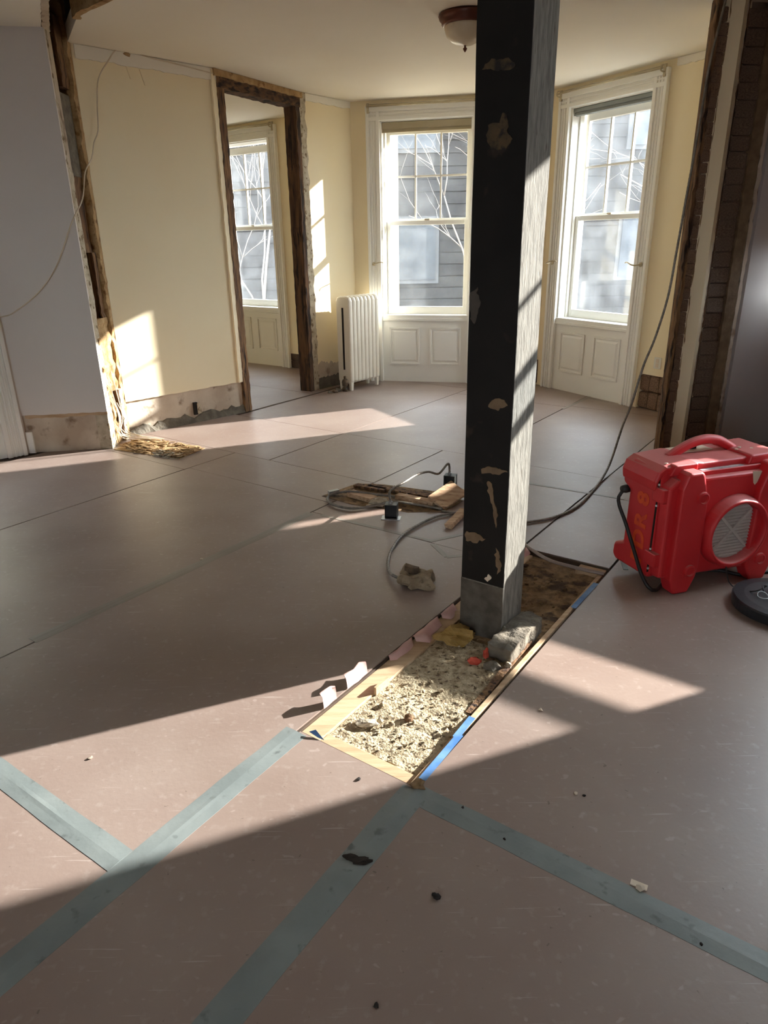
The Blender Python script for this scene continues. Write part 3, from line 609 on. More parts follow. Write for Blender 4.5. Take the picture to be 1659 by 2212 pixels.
# ------------------------------------------------------------------ windows
def window(num, fr, s, blind='tan', raise_=0.0, rod=True, hooks='LR', where='', full=True, blind_drop=2.535):
    f = fr.at(s); f.al = fr.al.copy(); w = thing('window_%d' % num, f.P(OPW / 2, 0, 0), kind='structure')
    # casings: flat board plus ribs
    for nm, x0, x1 in (('casing', -.14, 0), ('casing', OPW, OPW + .14)):
        mb = MB(); mb.box(f, x0, x1, 0, .022, 0, 2.73)
        L_ = x0 < 0
        for (a, b, d) in ((0, .03, .042), (.045, .06, .032), (.075, .09, .032), (.105, .14, .036)):
            a0, a1 = (x0 + a, x0 + b) if L_ else (x1 - b, x1 - a); mb.box(f, a0, a1, .02, d, 0, 2.73)
        mb.box(f, x0 - .004, x1 + .004, 0, .05, 0, .16) if not full else None
        mb.build(nm, M['white'], w, bevel=.003, seg=1)
    mb = MB(); mb.box(f, -.14, OPW + .14, 0, .024, 2.635, 2.765)
    for a, b, d in ((0, .035, .036), (.05, .065, .032), (.08, .13, .046)): mb.box(f, -.142 + (0 if a else .0), OPW + .142, .02, d, 2.635 + a, 2.635 + b)
    mb.build('head_casing', M['white'], w, bevel=.003, seg=1)
    # reveal, stool
    mb = MB(); mb.box(f, 0, .018, -.25, 0, .70, 2.65); mb.box(f, OPW - .018, OPW, -.25, 0, .70, 2.65); mb.box(f, 0, OPW, -.25, 0, 2.625, 2.65)
    mb.box(f, .018, .034, -.14, -.09, .72, 2.62); mb.box(f, OPW - .034, OPW - .018, -.14, -.09, .72, 2.62)
    mb.build('frame', M['white'], w)
    mb = MB(); mb.box(f, 0, OPW, -.26, .012, .695, .735); mb.box(f, 0, OPW, 0, .02, .672, .70); mb.build('stool', M['white'], w, bevel=.004)
    # apron with two raised panels
    mb = MB(); mb.box(f, 0, OPW, -.24, 0.004, 0, .672)
    ap = mb.build('apron', M['white'], w)
    for a0, a1 in ((.08, .42), (.535, .875)):
        mb = MB()
        for x in ((a0, a0 + .018, .195, .60), (a1 - .018, a1, .195, .60)): mb.box(f, x[0], x[1], .004, .016, x[2], x[3])
        for x in ((.195, .213), (.582, .60)): mb.box(f, a0, a1, .004, .016, x[0], x[1])
        mb.prism([f.P(a, .004, z) for a, z in ((a0 + .03, .225), (a1 - .03, .225), (a1 - .03, .57), (a0 + .03, .57))],
                 [f.P(a, .013, z) for a, z in ((a0 + .05, .245), (a1 - .05, .245), (a1 - .05, .55), (a0 + .05, .55))])
        mb.build('panel', M['white'], ap, bevel=.002, seg=1)
    # sashes
    u = MB(); D0, D1 = -.205, -.17
    u.box(f, .03, .07, D0, D1, 1.665, 2.60); u.box(f, .88, .92, D0, D1, 1.665, 2.60); u.box(f, .07, .88, D0, D1, 2.525, 2.60); u.box(f, .07, .88, D0, D1, 1.665, 1.72)
    up = u.build('upper_sash', M['white'], w, bevel=.003, seg=1)
    mt = MB()
    for a in (.34, .61): mt.box(f, a - .009, a + .009, D0 + .005, D1 - .003, 1.72, 2.525)
    mt.box(f, .07, .88, D0 + .005, D1 - .003, 2.122, 2.14); mt.build('muntins', M['white'], up)
    for a0, a1 in ((.07, .331), (.349, .601), (.619, .88)):
        for z0, z1 in ((1.72, 2.122), (2.14, 2.525)):
            MB().box(f, a0, a1, -.19, -.186, z0, z1).build('pane', M['glass'], up)
    l = MB(); E0, E1 = -.155, -.12; r = raise_
    l.box(f, .035, .075, E0, E1, .735 + r, 1.70 + r); l.box(f, .875, .915, E0, E1, .735 + r, 1.70 + r); l.box(f, .075, .875, E0, E1, .735 + r, .815 + r); l.box(f, .075, .875, E0, E1, 1.655 + r, 1.70 + r)
    lo = l.build('lower_sash', M['white'], w, bevel=.003, seg=1)
    MB().box(f, .075, .875, -.14, -.136, .815 + r, 1.655 + r).build('pane', M['glass'], lo)
    mb = MB(); mb.box(f, .45, .5, -.125, -.105, 1.70 + r, 1.715 + r); mb.build('sash_lock', M['brass'], lo)
    if not full: return w
    if blind:
        t = thing('roller_blind', f.P(OPW / 2, -.05, 2.55), where[0], 'blind', 'roller blinds at the window heads')
        mb = MB(); mb.tube([f.P(.02, -.05, 2.592), f.P(OPW - .02, -.05, 2.592)], .032, 14); mb.build('roller', M['blind' + blind], t, smooth=True)
        mb = MB(); mb.box(f, .02, OPW - .02, -.014, -.006, max(blind_drop + .02, 2.56), 2.622); mb.build('valance', M['blind' + blind], t, bevel=.004)
        mb = MB(); mb.box(f, .02, OPW - .02, -.022, -.019, blind_drop, 2.60); mb.build('fabric', M['blind' + blind], t)
        mb = MB(); mb.box(f, .02, OPW - .02, -.026, -.014, blind_drop - .006, blind_drop + .008); mb.build('hem_bar', M['blind' + blind], t)
    if rod:
        t = thing('curtain_rod', f.P(OPW / 2, .09, 2.76), where[1], 'curtain rod', 'curtain rods')
        mb = MB(); mb.tube([f.P(-.12, .085, 2.755), f.P(OPW + .12, .085, 2.755)], .007, 8); mb.tube([f.P(-.10, .06, 2.775), f.P(OPW + .10, .06, 2.775)], .004, 6); mb.build('rod', M['brass'], t, smooth=True)
        for a in (-.11, OPW + .11):
            mb = MB(); mb.box(f, a - .012, a + .012, .036, .05, 2.70, 2.79)
            mb.tube(smoothpath([f.P(a, .04, 2.735), f.P(a, .08, 2.735), f.P(a, .10, 2.75), f.P(a, .09, 2.775), f.P(a, .07, 2.78)], .01), .006, 6); mb.build('bracket', M['brass'], t)
    for hnm, a, sg_ in (('L', -.08, 1), ('R', OPW + .08, -1)):
        if hnm not in hooks: continue
        t = thing('tieback_hook', f.P(a, .04, 1.27), where[2 + (hnm == 'R')] if len(where) > 3 else where[2], 'curtain hook', 'curtain tieback hooks')
        mb = MB(); mb.lathe([(.0, 0), (.02, 0), (.02, .008), (.01, .014), (.007, .02), (0, .02)], f.P(a, .036, 1.27), f.n, 12); mb.build('rose', M['brass'], t, smooth=False)
        mb = MB(); mb.tube(smoothpath([f.P(a, .05, 1.27), f.P(a, .11, 1.265), f.P(a + sg_ * .02, .135, 1.27), f.P(a + sg_ * .08, .12, 1.29), f.P(a + sg_ * .12, .10, 1.285)], .012), .006, 8); mb.build('arm', M['brass'], t, smooth=True)
    return w
window(1, FB, sM, 'tan', hooks='L', where=('tan roller blind rolled up at the head of the middle window', 'thin curtain rod above the middle window beside the post', 'curtain hook on the left casing of the middle window'))
window(2, FRt, .05 + sR, 'grey', where=('grey roller blind rolled up at the head of the right window', 'thin curtain rod above the right window', 'curtain hook on the left casing of the right window', 'curved curtain hook on the right casing of the right window'), blind_drop=2.57)
window(3, FI, sI, None, hooks='', where=('', 'curtain rod above the window seen through the doorway'))
window(4, FLW, dist(LW0, LG0) - .16 - OPW, 'grey', rod=False, hooks='', where=('grey roller blind added out of view to hold back light from the left edge window', '', ''), blind_drop=1.25)  # blind added, mostly out of view, to dim the floor at left
FN5 = Frame(FN.P(.16, 0, 0), FN.az); FN5.al = FN5.al * 1.1
window(5, FN5, 0, None, raise_=.175, rod=False, hooks='', where=('', '', ''), full=False)

# ------------------------------------------------------------------ post and footing
pc = F(1080, 1379); pcm = uv(2.325, -1.12)
PW = .188
PF = Frame((UVF.P(2.232, -1.022, 0)), 35.5)                     # right face: along u; n = +v
post = thing('support_post', UVF.P(2.326, -1.116, 0), 'tall square post with black left face and whitish right face, standing in the floor cut', 'post')
mb = MB(); fr = UVF.at(0, 0)
u0, u1, v0, v1 = 2.232, 2.232 + PW, -1.022 - PW, -1.022
nz = 40; rings = []
for i in range(nz + 1):
    z = -.05 + (CEIL + .05) * i / nz; j = lambda s: .0022 * noise.noise(Vector((z * 3.1, s, 7)))
    rings.append([UVF.P(u0 + j(1), v0 + j(2), z), UVF.P(u0 + j(3), v1 + j(4), z), UVF.P(u1 + j(5), v1 + j(6), z), UVF.P(u1 + j(7), v0 + j(8), z)])
n = 4; vs_ = [p for r in rings for p in r]; fs = []; mi = []
for k in range(nz):
    for i in range(4):
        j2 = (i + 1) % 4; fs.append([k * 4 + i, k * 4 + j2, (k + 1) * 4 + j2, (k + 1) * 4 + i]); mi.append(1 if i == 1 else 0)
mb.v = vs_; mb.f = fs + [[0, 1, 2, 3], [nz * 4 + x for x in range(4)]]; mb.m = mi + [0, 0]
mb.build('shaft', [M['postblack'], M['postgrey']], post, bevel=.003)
FLF = Frame(UVF.P(2.232, -1.022 - PW, 0), 125.5)                # left (dark) face
for name, pts, m in [('paint_patch', [(1040, 148), (1062, 130), (1100, 126), (1118, 140), (1100, 152), (1066, 152)], 'patchdark'),
                     ('paint_patch', [(1056, 270), (1078, 262), (1086, 245), (1096, 250), (1098, 285), (1108, 300), (1092, 325), (1060, 322), (1052, 295)], 'patchdark'),
                     ('paint_patch', [(1056, 872), (1070, 861), (1088, 862), (1098, 876), (1080, 886), (1060, 884)], 'patch'),
                     ('paint_patch', [(1040, 1012), (1062, 1008), (1090, 1014), (1096, 1022), (1070, 1024), (1042, 1022)], 'patch'),
                     ('paint_patch', [(1054, 1038), (1062, 1045), (1066, 1075), (1075, 1100), (1073, 1140), (1068, 1128), (1064, 1090), (1054, 1060)], 'patch'),
                     ('paint_patch', [(1006, 1148), (1030, 1152), (1048, 1164), (1030, 1170), (1006, 1166)], 'patch'),
                     ('paint_patch', [(1072, 1184), (1080, 1200), (1082, 1230), (1076, 1240), (1070, 1205)], 'patch'),
                     ('paint_patch', [(1048, 1244), (1056, 1241), (1062, 1250), (1054, 1256), (1046, 1252)], 'palelabel'),
                     ('paint_patch', [(1014, 640), (1030, 620), (1038, 660), (1026, 700), (1018, 690)], 'postgreyd')]:
    if m == 'postgreyd': m = 'patch2'
    if m not in M: M['patch2'] = mat('scuffed_paint', srgb(62, 56, 50), srgb(80, 72, 64), 20, .8)
    P1 = [Vector(FLF.px(*p)) for p in pts]; P2 = []
    for i_, p_ in enumerate(P1):
        q_ = P1[(i_ + 1) % len(P1)]
        for k_ in range(6):
            r_ = p_.lerp(q_, k_ / 6); P2.append((min(PW - .002, max(.002, r_.x + .009 * noise.noise(Vector((r_.x * 60, r_.y * 60, 3))))), r_.y + .009 * noise.noise(Vector((r_.x * 60, r_.y * 60, 8)))))
    MB().plate(FLF, P2, -.003, .0028).build(name, M[m], post)
a, z = FLF.px(1000, 1246)
mb = MB(); mb.box(FLF, 0.0, PW, -.002, .003, z - .004, z + .0); mb.build('scribe_line', M['postgrey'], post)
# lighter dusty foot band on the dark face
M['dusty'] = mat('dusty_black_paint', srgb(74, 68, 60), srgb(96, 90, 80), 20, .85, .3, 50)
mb = MB(); mb.box(FLF, 0.0, PW, -.002, .0026, -.03, z - .004); mb.build('dusty_foot', M['dusty'], post)
# footing block: rough concrete, wider than the post towards the viewer's right
fo = MB(); pts = []
res = 9
def rough_block(fr, a0, a1, d0, d1, z0, z1, amp, seed, n=9):
    bm = bmesh.new(); bmesh.ops.create_cube(bm, size=1); bmesh.ops.subdivide_edges(bm, edges=bm.edges[:], cuts=n, use_grid_fill=True)
    mb = MB(); bm.verts.index_update()
    for v in bm.verts:
        p = fr.P(a0 + (v.co.x + .5) * (a1 - a0), d0 + (v.co.y + .5) * (d1 - d0), z0 + (v.co.z + .5) * (z1 - z0))
        k = Vector((noise.noise(p * 22 + Vector((seed, 0, 0))), noise.noise(p * 22 + Vector((0, seed, 5))), noise.noise(p * 24 + Vector((3, 0, seed))))) * amp
        mb.v.append(p + k)
    mb.f = [[v.index for v in f.verts] for f in bm.faces]; mb.m = [0] * len(mb.f); bm.free(); return mb
tag(rough_block(UVF, 2.10, 2.40, -1.015, -.915, -.06, .045, .012, 3).build('concrete_footing', M['concrete']), 'rough broken concrete footing block at the right foot of the post', 'footing')
tag(MB().blob(F(985, 1372, .0), .06, 21, .5, squash=(1.2, .8, .5), sub=3).build('foam_lump', M['foam']), 'yellowish foam lump at the left foot of the post', 'foam')

# ------------------------------------------------------------------ radiator
rc = F(760, 845); RF = Frame((rc.x, rc.y, 0), 42)                # along = front direction; n points to the room
rad = thing('radiator', RF.P(.24, -.1, 0), 'cream cast-iron radiator of tall flat sections in the corner beside the middle window', 'radiator')
NS, SW, DP, H0, H1 = 8, .058, .20, .085, .975
for k in range(NS):
    a0 = k * SW + .002; a1 = a0 + SW - .004; mb = MB()
    prof = []
    for (d, z) in [(0, H0 + .02), (-.012, H0), (-DP + .012, H0), (-DP, H0 + .02), (-DP, H1 - .05), (-DP + .018, H1 - .012), (-DP + .05, H1), (-.05, H1), (-.018, H1 - .012), (0, H1 - .05)]:
        prof.append((d, z))
    am = (a0 + a1) / 2; ins = lambda d, z, t: (d + (t if d < -DP / 2 else -t), z)
    rings = []
    for a, t in ((a0, .012), (a0 + .008, .003), (am - .004, 0), (am + .004, 0), (a1 - .008, .003), (a1, .012)):
        rings.append([RF.P(a, *ins(d, z - (t if z > H1 - .06 else 0), t)) for d, z in prof])
    mb.loft(rings); mb.build('section', M['rad'], rad, bevel=0)
    if k in (0, NS - 1):
        for d in (-.03, -DP + .03):
            MB().loft([[RF.P(am + x * .022, d + y * .022, H0 + .06) for x, y in ((-1, -1), (1, -1), (1, 1), (-1, 1))], [RF.P(am + x * .014, d + y * .014, .0) for x, y in ((-1, -1), (1, -1), (1, 1), (-1, 1))]]).build('foot', M['rad'], rad)
mb = MB(); mb.box(RF, -.002, .004, -DP / 2 - .012, -DP / 2 + .012, .22, .86); mb.build('slot', M['nearblack'], rad, label='dark slot between the two columns of the end section')
mb = MB(); vp = RF.P(-.04, -.06, 0)
mb.lathe([(0, 0), (.028, 0), (.028, .015), (.016, .02), (.016, .05), (.03, .055), (.034, .10), (.024, .125), (.012, .13), (.012, .16), (0, .16)], vp, n=16)
mb.build('valve', M['iron'], rad, label='rusty shut-off valve at the near foot')
mb = MB(); mb.tube([vp + Vector((0, 0, .08)), RF.P(.03, -.08, .13)], .014, 10); mb.build('inlet_pipe', M['iron'], rad)
mb = MB(); q = RF.P(NS * SW, -.09, .72); mb.lathe([(0, 0), (.016, 0), (.016, .02), (.008, .025), (.008, .05), (0, .05)], q, RF.al, 10); mb.build('air_vent', M['rad'], rad)
for k in range(5):
    tag(MB().blob(RF.P(-.22 + .06 * k, -.12 + .03 * (k % 2), .012), .02 + .008 * (k % 3), 50 + k, .5, squash=(1, 1, .6)).build('rubble_lump', M['brick'] if k % 2 else M['concrete']),
        'dark rubble lump on the floor beside the radiator valve', 'rubble', 'rubble lumps by the radiator valve')

# ------------------------------------------------------------------ ceiling light
lc = RY(1004, 45, 5.3); lc = F(1006, 42, 2.79)
cl = thing('ceiling_light', (lc.x, lc.y, CEIL), 'domed ceiling light with red-brown rim and frosted bowl, half hidden by the post', 'ceiling light')
b0 = (lc.x, lc.y, CEIL)
MB().lathe([(0, -.001), (.165, -.001), (.172, -.012), (.166, -.03), (.15, -.045), (.152, -.055), (.138, -.066), (0, -.066)], b0, n=40).build('rim', M['bronze'], cl, smooth=True)
MB().lathe([(.0, -.06), (.135, -.06), (.134, -.08), (.12, -.115), (.092, -.145), (.055, -.163), (.0, -.17)], b0, n=40).build('bowl', M['lampglass'], cl, smooth=True)
MB().lathe([(0, -.165), (.008, -.167), (.006, -.178), (.014, -.186), (.010, -.196), (.003, -.205), (0, -.207)], b0, n=14).build('finial', M['bronze'], cl, smooth=True)

# ------------------------------------------------------------------ cables
def cable(name, pts, r, m, label, cat, ribs=0.0, n=8, step=.02):
    mb = MB(); mb.tube(smoothpath(pts, step), r, n, ribs=ribs); return tag(mb.build(name, M[m], smooth=not ribs), label, cat)
yy = lambda u, v, y: RY(u, v, y)
hang = [Vector((2.09, 4.93, CEIL - .002)), yy(1535, 130, 4.9), yy(1522, 200, 4.9), yy(1500, 330, 4.88), yy(1480, 440, 4.87), yy(1462, 540, 4.86), yy(1443, 640, 4.85), yy(1415, 730, 4.82), yy(1390, 790, 4.79), yy(1365, 870, 4.74), yy(1345, 920, 4.66), yy(1318, 1000, 4.5)]
hang += [F(1292, 1046, .012), F(1252, 1090, .009), F(1200, 1116, .009), F(1135, 1128, .009), F(1080, 1128, .009), F(1000, 1112, .009), F(955, 1104, .009)]
cable('armoured_cable', hang, .0085, 'conduit', 'long dark cable hanging from the ceiling at the right stub and trailing to the post', 'cable', ribs=.12, step=.012)
coil = [F(955, 1100, .012), F(900, 1090, .02), F(848, 1084, .03), F(810, 1092, .018), F(760, 1098, .013), F(720, 1090, .013), F(707, 1077, .016), F(722, 1066, .03), F(760, 1062, .035), F(810, 1068, .03), F(850, 1072, .02), F(890, 1080, .018)]
cable('cable_coil', coil, .0085, 'conduit', 'looped armoured cable lying across the hole with wood scraps', 'cable', ribs=.12, step=.012)
mb = MB(); q = F(716, 1066, .02); mb.box(Frame((q.x, q.y, 0), 60), -.02, .05, -.015, .015, .01, .04); tag(mb.build('cable_connector', M['steel'], bevel=.003), 'small metal connector at the left bend of the looped cable', 'connector')
# jumper between two boxes
bx1 = F(846, 1117); B1 = Frame((bx1.x, bx1.y, 0), 100)
bx2 = F(972, 1072); B2 = Frame((bx2.x, bx2.y, 0), 110)
def jbox(B, z0, label, plate=True):
    t = thing('junction_box', B.P(0, 0, z0), label, 'electrical box', 'metal junction boxes')
    s, hgt = .036, .085
    mb = MB()
    mb.box(B, -s, s, -.03, -.027, z0 + .004, z0 + hgt); mb.box(B, -s, -s + .003, -.03, .03, z0 + .004, z0 + hgt); mb.box(B, s - .003, s, -.03, .03, z0 + .004, z0 + hgt)
    mb.box(B, -s, s, -.03, .03, z0 + hgt - .003, z0 + hgt); mb.box(B, -s, s, -.03, .03, z0 + .001, z0 + .004)
    mb.build('shell', M['boxdark'], t, bevel=.001, seg=1)
    mb = MB(); mb.box(B, -s + .004, s - .004, -.026, .012, z0 + .005, z0 + hgt - .004); mb.build('receptacle', M['black'], t)
    if plate: mb = MB(); mb.box(B, -.055, .055, -.012, .05, z0 + .0, z0 + .004); mb.build('mounting_plate', M['steel'], t)
    mb = MB(); mb.lathe([(0, 0), (.012, 0), (.012, .012), (.009, .014), (.009, .022), (0, .022)], B.P(-.006, 0, z0 + hgt), n=12); mb.build('clamp', M['steel'], t)
    return t
jbox(B1, .0, 'dark metal outlet box standing on its plate at the front of the cable coil')
jbox(B2, .058, 'grey metal outlet box on top of the wooden blocks next to the post', False)
top1, top2 = B1.P(-.006, 0, .105), B2.P(-.006, 0, .165)
cable('conduit_jumper', [top1, top1 + Vector((.0, .02, .05)), RY(873, 1042, 3.85), RY(900, 1026, 3.95), RY(925, 1019, 4.0), RY(948, 1023, 4.04), top2 + Vector((-.01, 0, .05)), top2], .0075, 'conduit', 'metal conduit arching between the two outlet boxes', 'conduit', ribs=.1, step=.01)
rk = F(900, 1262)
cable('conduit_tail', [F(985, 1108, .012), F(945, 1115, .012), F(905, 1133, .011), F(868, 1158, .01), F(846, 1188, .01), F(838, 1215, .012), F(842, 1236, .02), F(858, 1247, .03), F(876, 1252, .035)], .0085, 'conduit', 'grey conduit curling from the post to the mortar chunk', 'conduit', ribs=.12, step=.012)
t = thing('mortar_chunk', (rk.x, rk.y, 0), 'broken chunk of mortar with a steel box embedded, at the end of the conduit', 'mortar')
RK = Frame((rk.x, rk.y, 0), 100)
M['chunk'] = mat('dirty_mortar', srgb(132, 114, 90), srgb(162, 144, 118), 16, .95, .9, 45, c3=srgb(96, 82, 64), s3=22)
mb = rough_block(RK, -.075, .075, -.045, .05, .004, .07, .03, 9, 7); mb.build('mortar', M['chunk'], t)
mb = MB(); mb.box(Frame(RK.P(-.02, .0, 0), 120), -.035, .03, -.012, .014, .06, .092); mb.build('embedded_box', M['iron'], t, bevel=.002)

# wood scraps and hole beyond the coil
hc = [F(695, 1072), F(770, 1045), F(830, 1047), F(948, 1063), F(1000, 1082), F(960, 1105), F(880, 1107), F(760, 1090)]
hole = MB(); hole.prism([p + Vector((0, 0, .0004)) for p in hc], [p + Vector((0, 0, .002)) for p in hc]); hole.build('bare_subfloor', M['soil'], floor_o)
def slab(name, c, az, L_, w, t, z, tilt, m, label, cat='wood scrap', group='wood scraps in the floor opening', roll=0):
    fr = Frame((c.x, c.y, 0), az); up = Vector((0, 0, 1)); q = Matrix.Rotation(tilt, 4, fr.n); q2 = Matrix.Rotation(roll, 4, fr.al)
    pts = []
    for zz in (0, t):
        for d in (-w / 2, w / 2):
            for a in (-L_ / 2, L_ / 2):
                v = fr.al * (a + random.uniform(-.006, .006)) + fr.n * (d + random.uniform(-.004, .004)) + up * zz
                pts.append(Vector((c.x, c.y, z)) + (q2 @ q @ v))
    return tag(MB().hexa(pts).build(name, M[m], bevel=.002, seg=1), label, cat, group)
slab('wood_scrap', F(965, 1088), 40, .22, .13, .02, .045, .22, 'scrap', 'broad tilted board offcut under the upper outlet box', roll=.45)
slab('wood_scrap', F(985, 1078), 100, .16, .10, .022, .03, 0, 'board', 'short pale block on edge against the left face of the post')
slab('wood_scrap', F(898, 1088), 122, .26, .05, .03, .012, .0, 'scrap', 'pale squared offcut in the middle of the opening')
slab('wood_scrap', F(870, 1066), 120, .50, .06, .02, .003, .0, 'oldwood', 'long brown lath along the far edge of the opening')
slab('wood_scrap', F(800, 1058), 118, .22, .05, .02, .003, 0, 'oldwood', 'dark brown lath piece at the far left of the opening')
slab('wood_scrap', F(782, 1078), 130, .20, .07, .028, .004, 0, 'scrap', 'tan board stub at the left of the opening')
slab('wood_scrap', F(985, 1128), 30, .22, .045, .025, .012, .10, 'scrap', 'small grey-tan stick leaning out towards the viewer beside the post')
tag(MB().blob(F(820, 1085, .02), .045, 31, .4, squash=(1.2, .8, .6)).build('mortar_lump', M['plasterpale']), 'grey mortar lump at the left inside the looped cable', 'mortar')
for k in range(9):
    p = F(random.uniform(740, 960), random.uniform(1052, 1096), .008)
    tag(MB().blob(p, random.uniform(.01, .022), 80 + k, .5, sub=1, squash=(1.2, .8, .6)).build('rubble_bit', M['oldwood'] if k % 2 else M['plaster']), 'small bit of rubble among the wood scraps in the floor opening', 'rubble', 'rubble bits in the floor opening')

# thin cable on the left
wy = lambda u, v, x: (lambda r: Vector((0, 0, EYE)) + r * (x / r.x))(ray(u, v))
def wl_on(u, v, d=.02):
    a, z = FL.px(u, v, d); return FL.P(a, d, z)
def lg_on(u, v, d=.02):
    a, z = FLG.px(u, v, d); return FLG.P(a, d, z)
tk = LE.px(198, 342, .04); knot = LE.P(tk[0], .04, tk[1])
wp = [wl_on(465, 160, .016), wl_on(400, 143, .016), wl_on(330, 126, .016), wl_on(275, 108, .018), wl_on(250, 108, .02), wl_on(236, 128, .02), wl_on(213, 170, .02), wl_on(210, 225, .02), wl_on(212, 282, .02), wl_on(203, 308, .02), knot]
wp += [LE.P(*((lambda q: (q[0], .05, q[1]))(LE.px(184, 372, .05)))), LE.P(*((lambda q: (q[0], .05, q[1]))(LE.px(178, 430, .05)))), lg_on(155, 480), lg_on(122, 575), lg_on(85, 630), lg_on(40, 668), lg_on(5, 684), FLW.P(dist(LW0, LG0) - .3, .1, 1.05)]
cable('thin_wire', wp, .0045, 'wire', 'thin pale wire draped from the ceiling line over the left wall stub', 'wire', step=.03, n=6)

# outlet plate on the bay wall
a0, z1 = FRt.px(1415, 771); a1, z0 = FRt.px(1427, 798)
t = thing('outlet', FRt.P((a0 + a1) / 2, 0, (z0 + z1) / 2), 'white duplex outlet on the cream wall right of the right window', 'outlet')
mb = MB(); mb.box(FRt, a0, a1, 0, .008, z0, z1); mb.build('cover_plate', M['outlet'], t, bevel=.002)
for zc_ in (.3, .7):
    z = z0 + (z1 - z0) * zc_; m_ = (a0 + a1) / 2
    mb = MB(); mb.box(FRt, m_ - .016, m_ + .016, .008, .0105, z - .018, z + .018); mb.build('socket', M['palelabel'], t, bevel=.002)

# ------------------------------------------------------------------ red air machine
PMo = Vector((1.31388, 2.77262, 0)); XM = Vector((sin(R(73)), cos(R(73)), 0)); YM = Vector((-cos(R(73)), sin(R(73)), 0))
def Q(x, y, z): return PMo + XM * x + YM * y + Vector((0, 0, z))
class MF:                                                       # frame: a = x, d = y(depth away), z
    az = 73
    def P(s, a, d, z): return Q(a, d, z)
MFr = MF()
mach = thing('air_machine', PMo, 'red moulded plastic air machine with top handle and round filter port by the right wall', 'air machine')
def mprism(pts, y0, y1, name, m='red', bevel=.012, parent=mach, seg=3, smooth=False):
    return MB().prism([Q(x, y0, z) for x, z in pts], [Q(x, y1, z) for x, z in pts]).build(name, M[m], parent, bevel=bevel, seg=seg, smooth=smooth)
# rear housing: side profile (y,z) extruded along x
side = [(.055, .06), (.30, .05), (.325, .075), (.32, .135), (.255, .165), (.25, .42), (.30, .445), (.31, .50), (.285, .55), (.24, .575), (.055, .565)]
MB().prism([Q(-.12, y, z) for y, z in side], [Q(.49, y, z) for y, z in side]).build('rear_housing', M['red'], mach, bevel=.016, seg=3)
# front shell
fpts = [(-.10, .075), (.47, .06), (.48, .10), (.475, .50), (.46, .53), (-.06, .535), (-.105, .50)]
MB().prism([Q(x, .004, z) for x, z in fpts], [Q(x, .066, z) for x, z in [(a * 1.02 - .004, b) for a, b in fpts]]).build('front_shell', M['red'], mach, bevel=.014, seg=3)
mprism([(-.055, .53), (.45, .53), (.44, .555), (-.03, .555)], .03, .075, 'front_ledge', bevel=.006)
# ribs with feet and top horns
def horn(x0, mir=False):
    p = [(-.036, 0), (.044, 0), (.075, .07), (.085, .12), (.08, .44), (.045, .555), (.035, .572), (-.03, .572), (-.04, .56), (-.062, .50), (-.062, .12), (-.06, .07)]
    if mir: p = [(-a, b) for a, b in p][::-1]
    return mprism([(x0 + a, b) for a, b in p], -.028, .05, 'leg', bevel=.012)
horn(0); horn(.434, True)
for x, z in ((.045, .454), (.032, .112), (.42, .112), (.425, .452)):
    MB().lathe([(0, .0), (.03, 0), (.028, .010), (.022, .013), (.019, .006), (0, .006)], Q(x, -.027, z), -YM, 20).build('boss', M['red'], mach, smooth=False)
# port ring
rc_ = Q(.255, .01, .267)
MB().lathe([(.13, 0), (.172, 0), (.17, .02), (.163, .045), (.158, .06), (.15, .064), (.143, .06), (.14, .045), (.134, .0), (.13, -.02)], rc_, -YM, 48, caps=False).build('port_ring', M['red'], mach, smooth=True)
for (a0, a1) in [(0, 1)]:
    MB().lathe([(0, 0), (.135, 0), (.135, .006), (0, .006)], Q(.255, .004, .267), -YM, 40).build('filter_backing', M['filter'], mach)
fp = MB()
for k in range(17):
    z = -.12 + k * .015; hw = sqrt(max(0, .130 ** 2 - z * z))
    if hw > .02: fp.prism([Q(.255 - hw, -.004, .267 + z - .0065), Q(.255 - hw, -.010, .267 + z), Q(.255 - hw, -.004, .267 + z + .0065)], [Q(.255 + hw, -.004, .267 + z - .0065), Q(.255 + hw, -.010, .267 + z), Q(.255 + hw, -.004, .267 + z + .0065)])
fo_ = fp.build('filter_pleats', M['filter'], mach)
for s_ in (1, -1):
    c = Q(.245, -.012, .275); dx = XM * cos(R(45)) * s_ + Vector((0, 0, 1)) * sin(R(45)); dn = XM * cos(R(45)) * -s_ + Vector((0, 0, 1)) * sin(R(45))
    L_ = .122; w = .006; p = [c + dx * a + dn * b - YM * d for d in (0, .006) for b in (-w, w) for a in (-L_, L_)]
    MB().hexa(p).build('cross_bar', M['filter'], mach)
# lid: overhanging rounded cap, lower at its left end, plus handle
lid = [(-.135, .47), (-.14, .52), (-.125, .56), (-.09, .582), (.05, .592), (.10, .585), (.42, .585), (.47, .60), (.50, .585), (.50, .55), (-.10, .55)]
mprism(lid, .055, .295, 'lid', bevel=.016)
mprism([(-.085, .545), (.055, .545), (.055, .592), (-.06, .592)], .035, .08, 'lid_lip', bevel=.008)
mprism([(.32, .55), (.49, .55), (.49, .603), (.335, .598)], .035, .28, 'lid_block', bevel=.012)
hp = smoothpath([Q(.02, .19, .575), Q(.07, .19, .605), Q(.14, .19, .633), (Q(.21, .19, .643)), Q(.275, .19, .634), Q(.33, .19, .608), Q(.37, .19, .585)], .01)
MB().tube(hp, .022, 14, flat=1.0).build('handle', M['red'], mach, smooth=True)
mb = MB(); mb.box(MFr, .075, .27, .20, .285, .586, .589); mb.build('control_panel', M['palelabel'], mach)
mb = MB(); mb.box(MFr, .165, .20, .225, .25, .589, .603); mb.build('switch', M['black'], mach, bevel=.002)
mprism([(.075, .5552), (.30, .5552), (.30, .5562), (.075, .5562)], .034, .062, 'rating_label', 'label', 0)
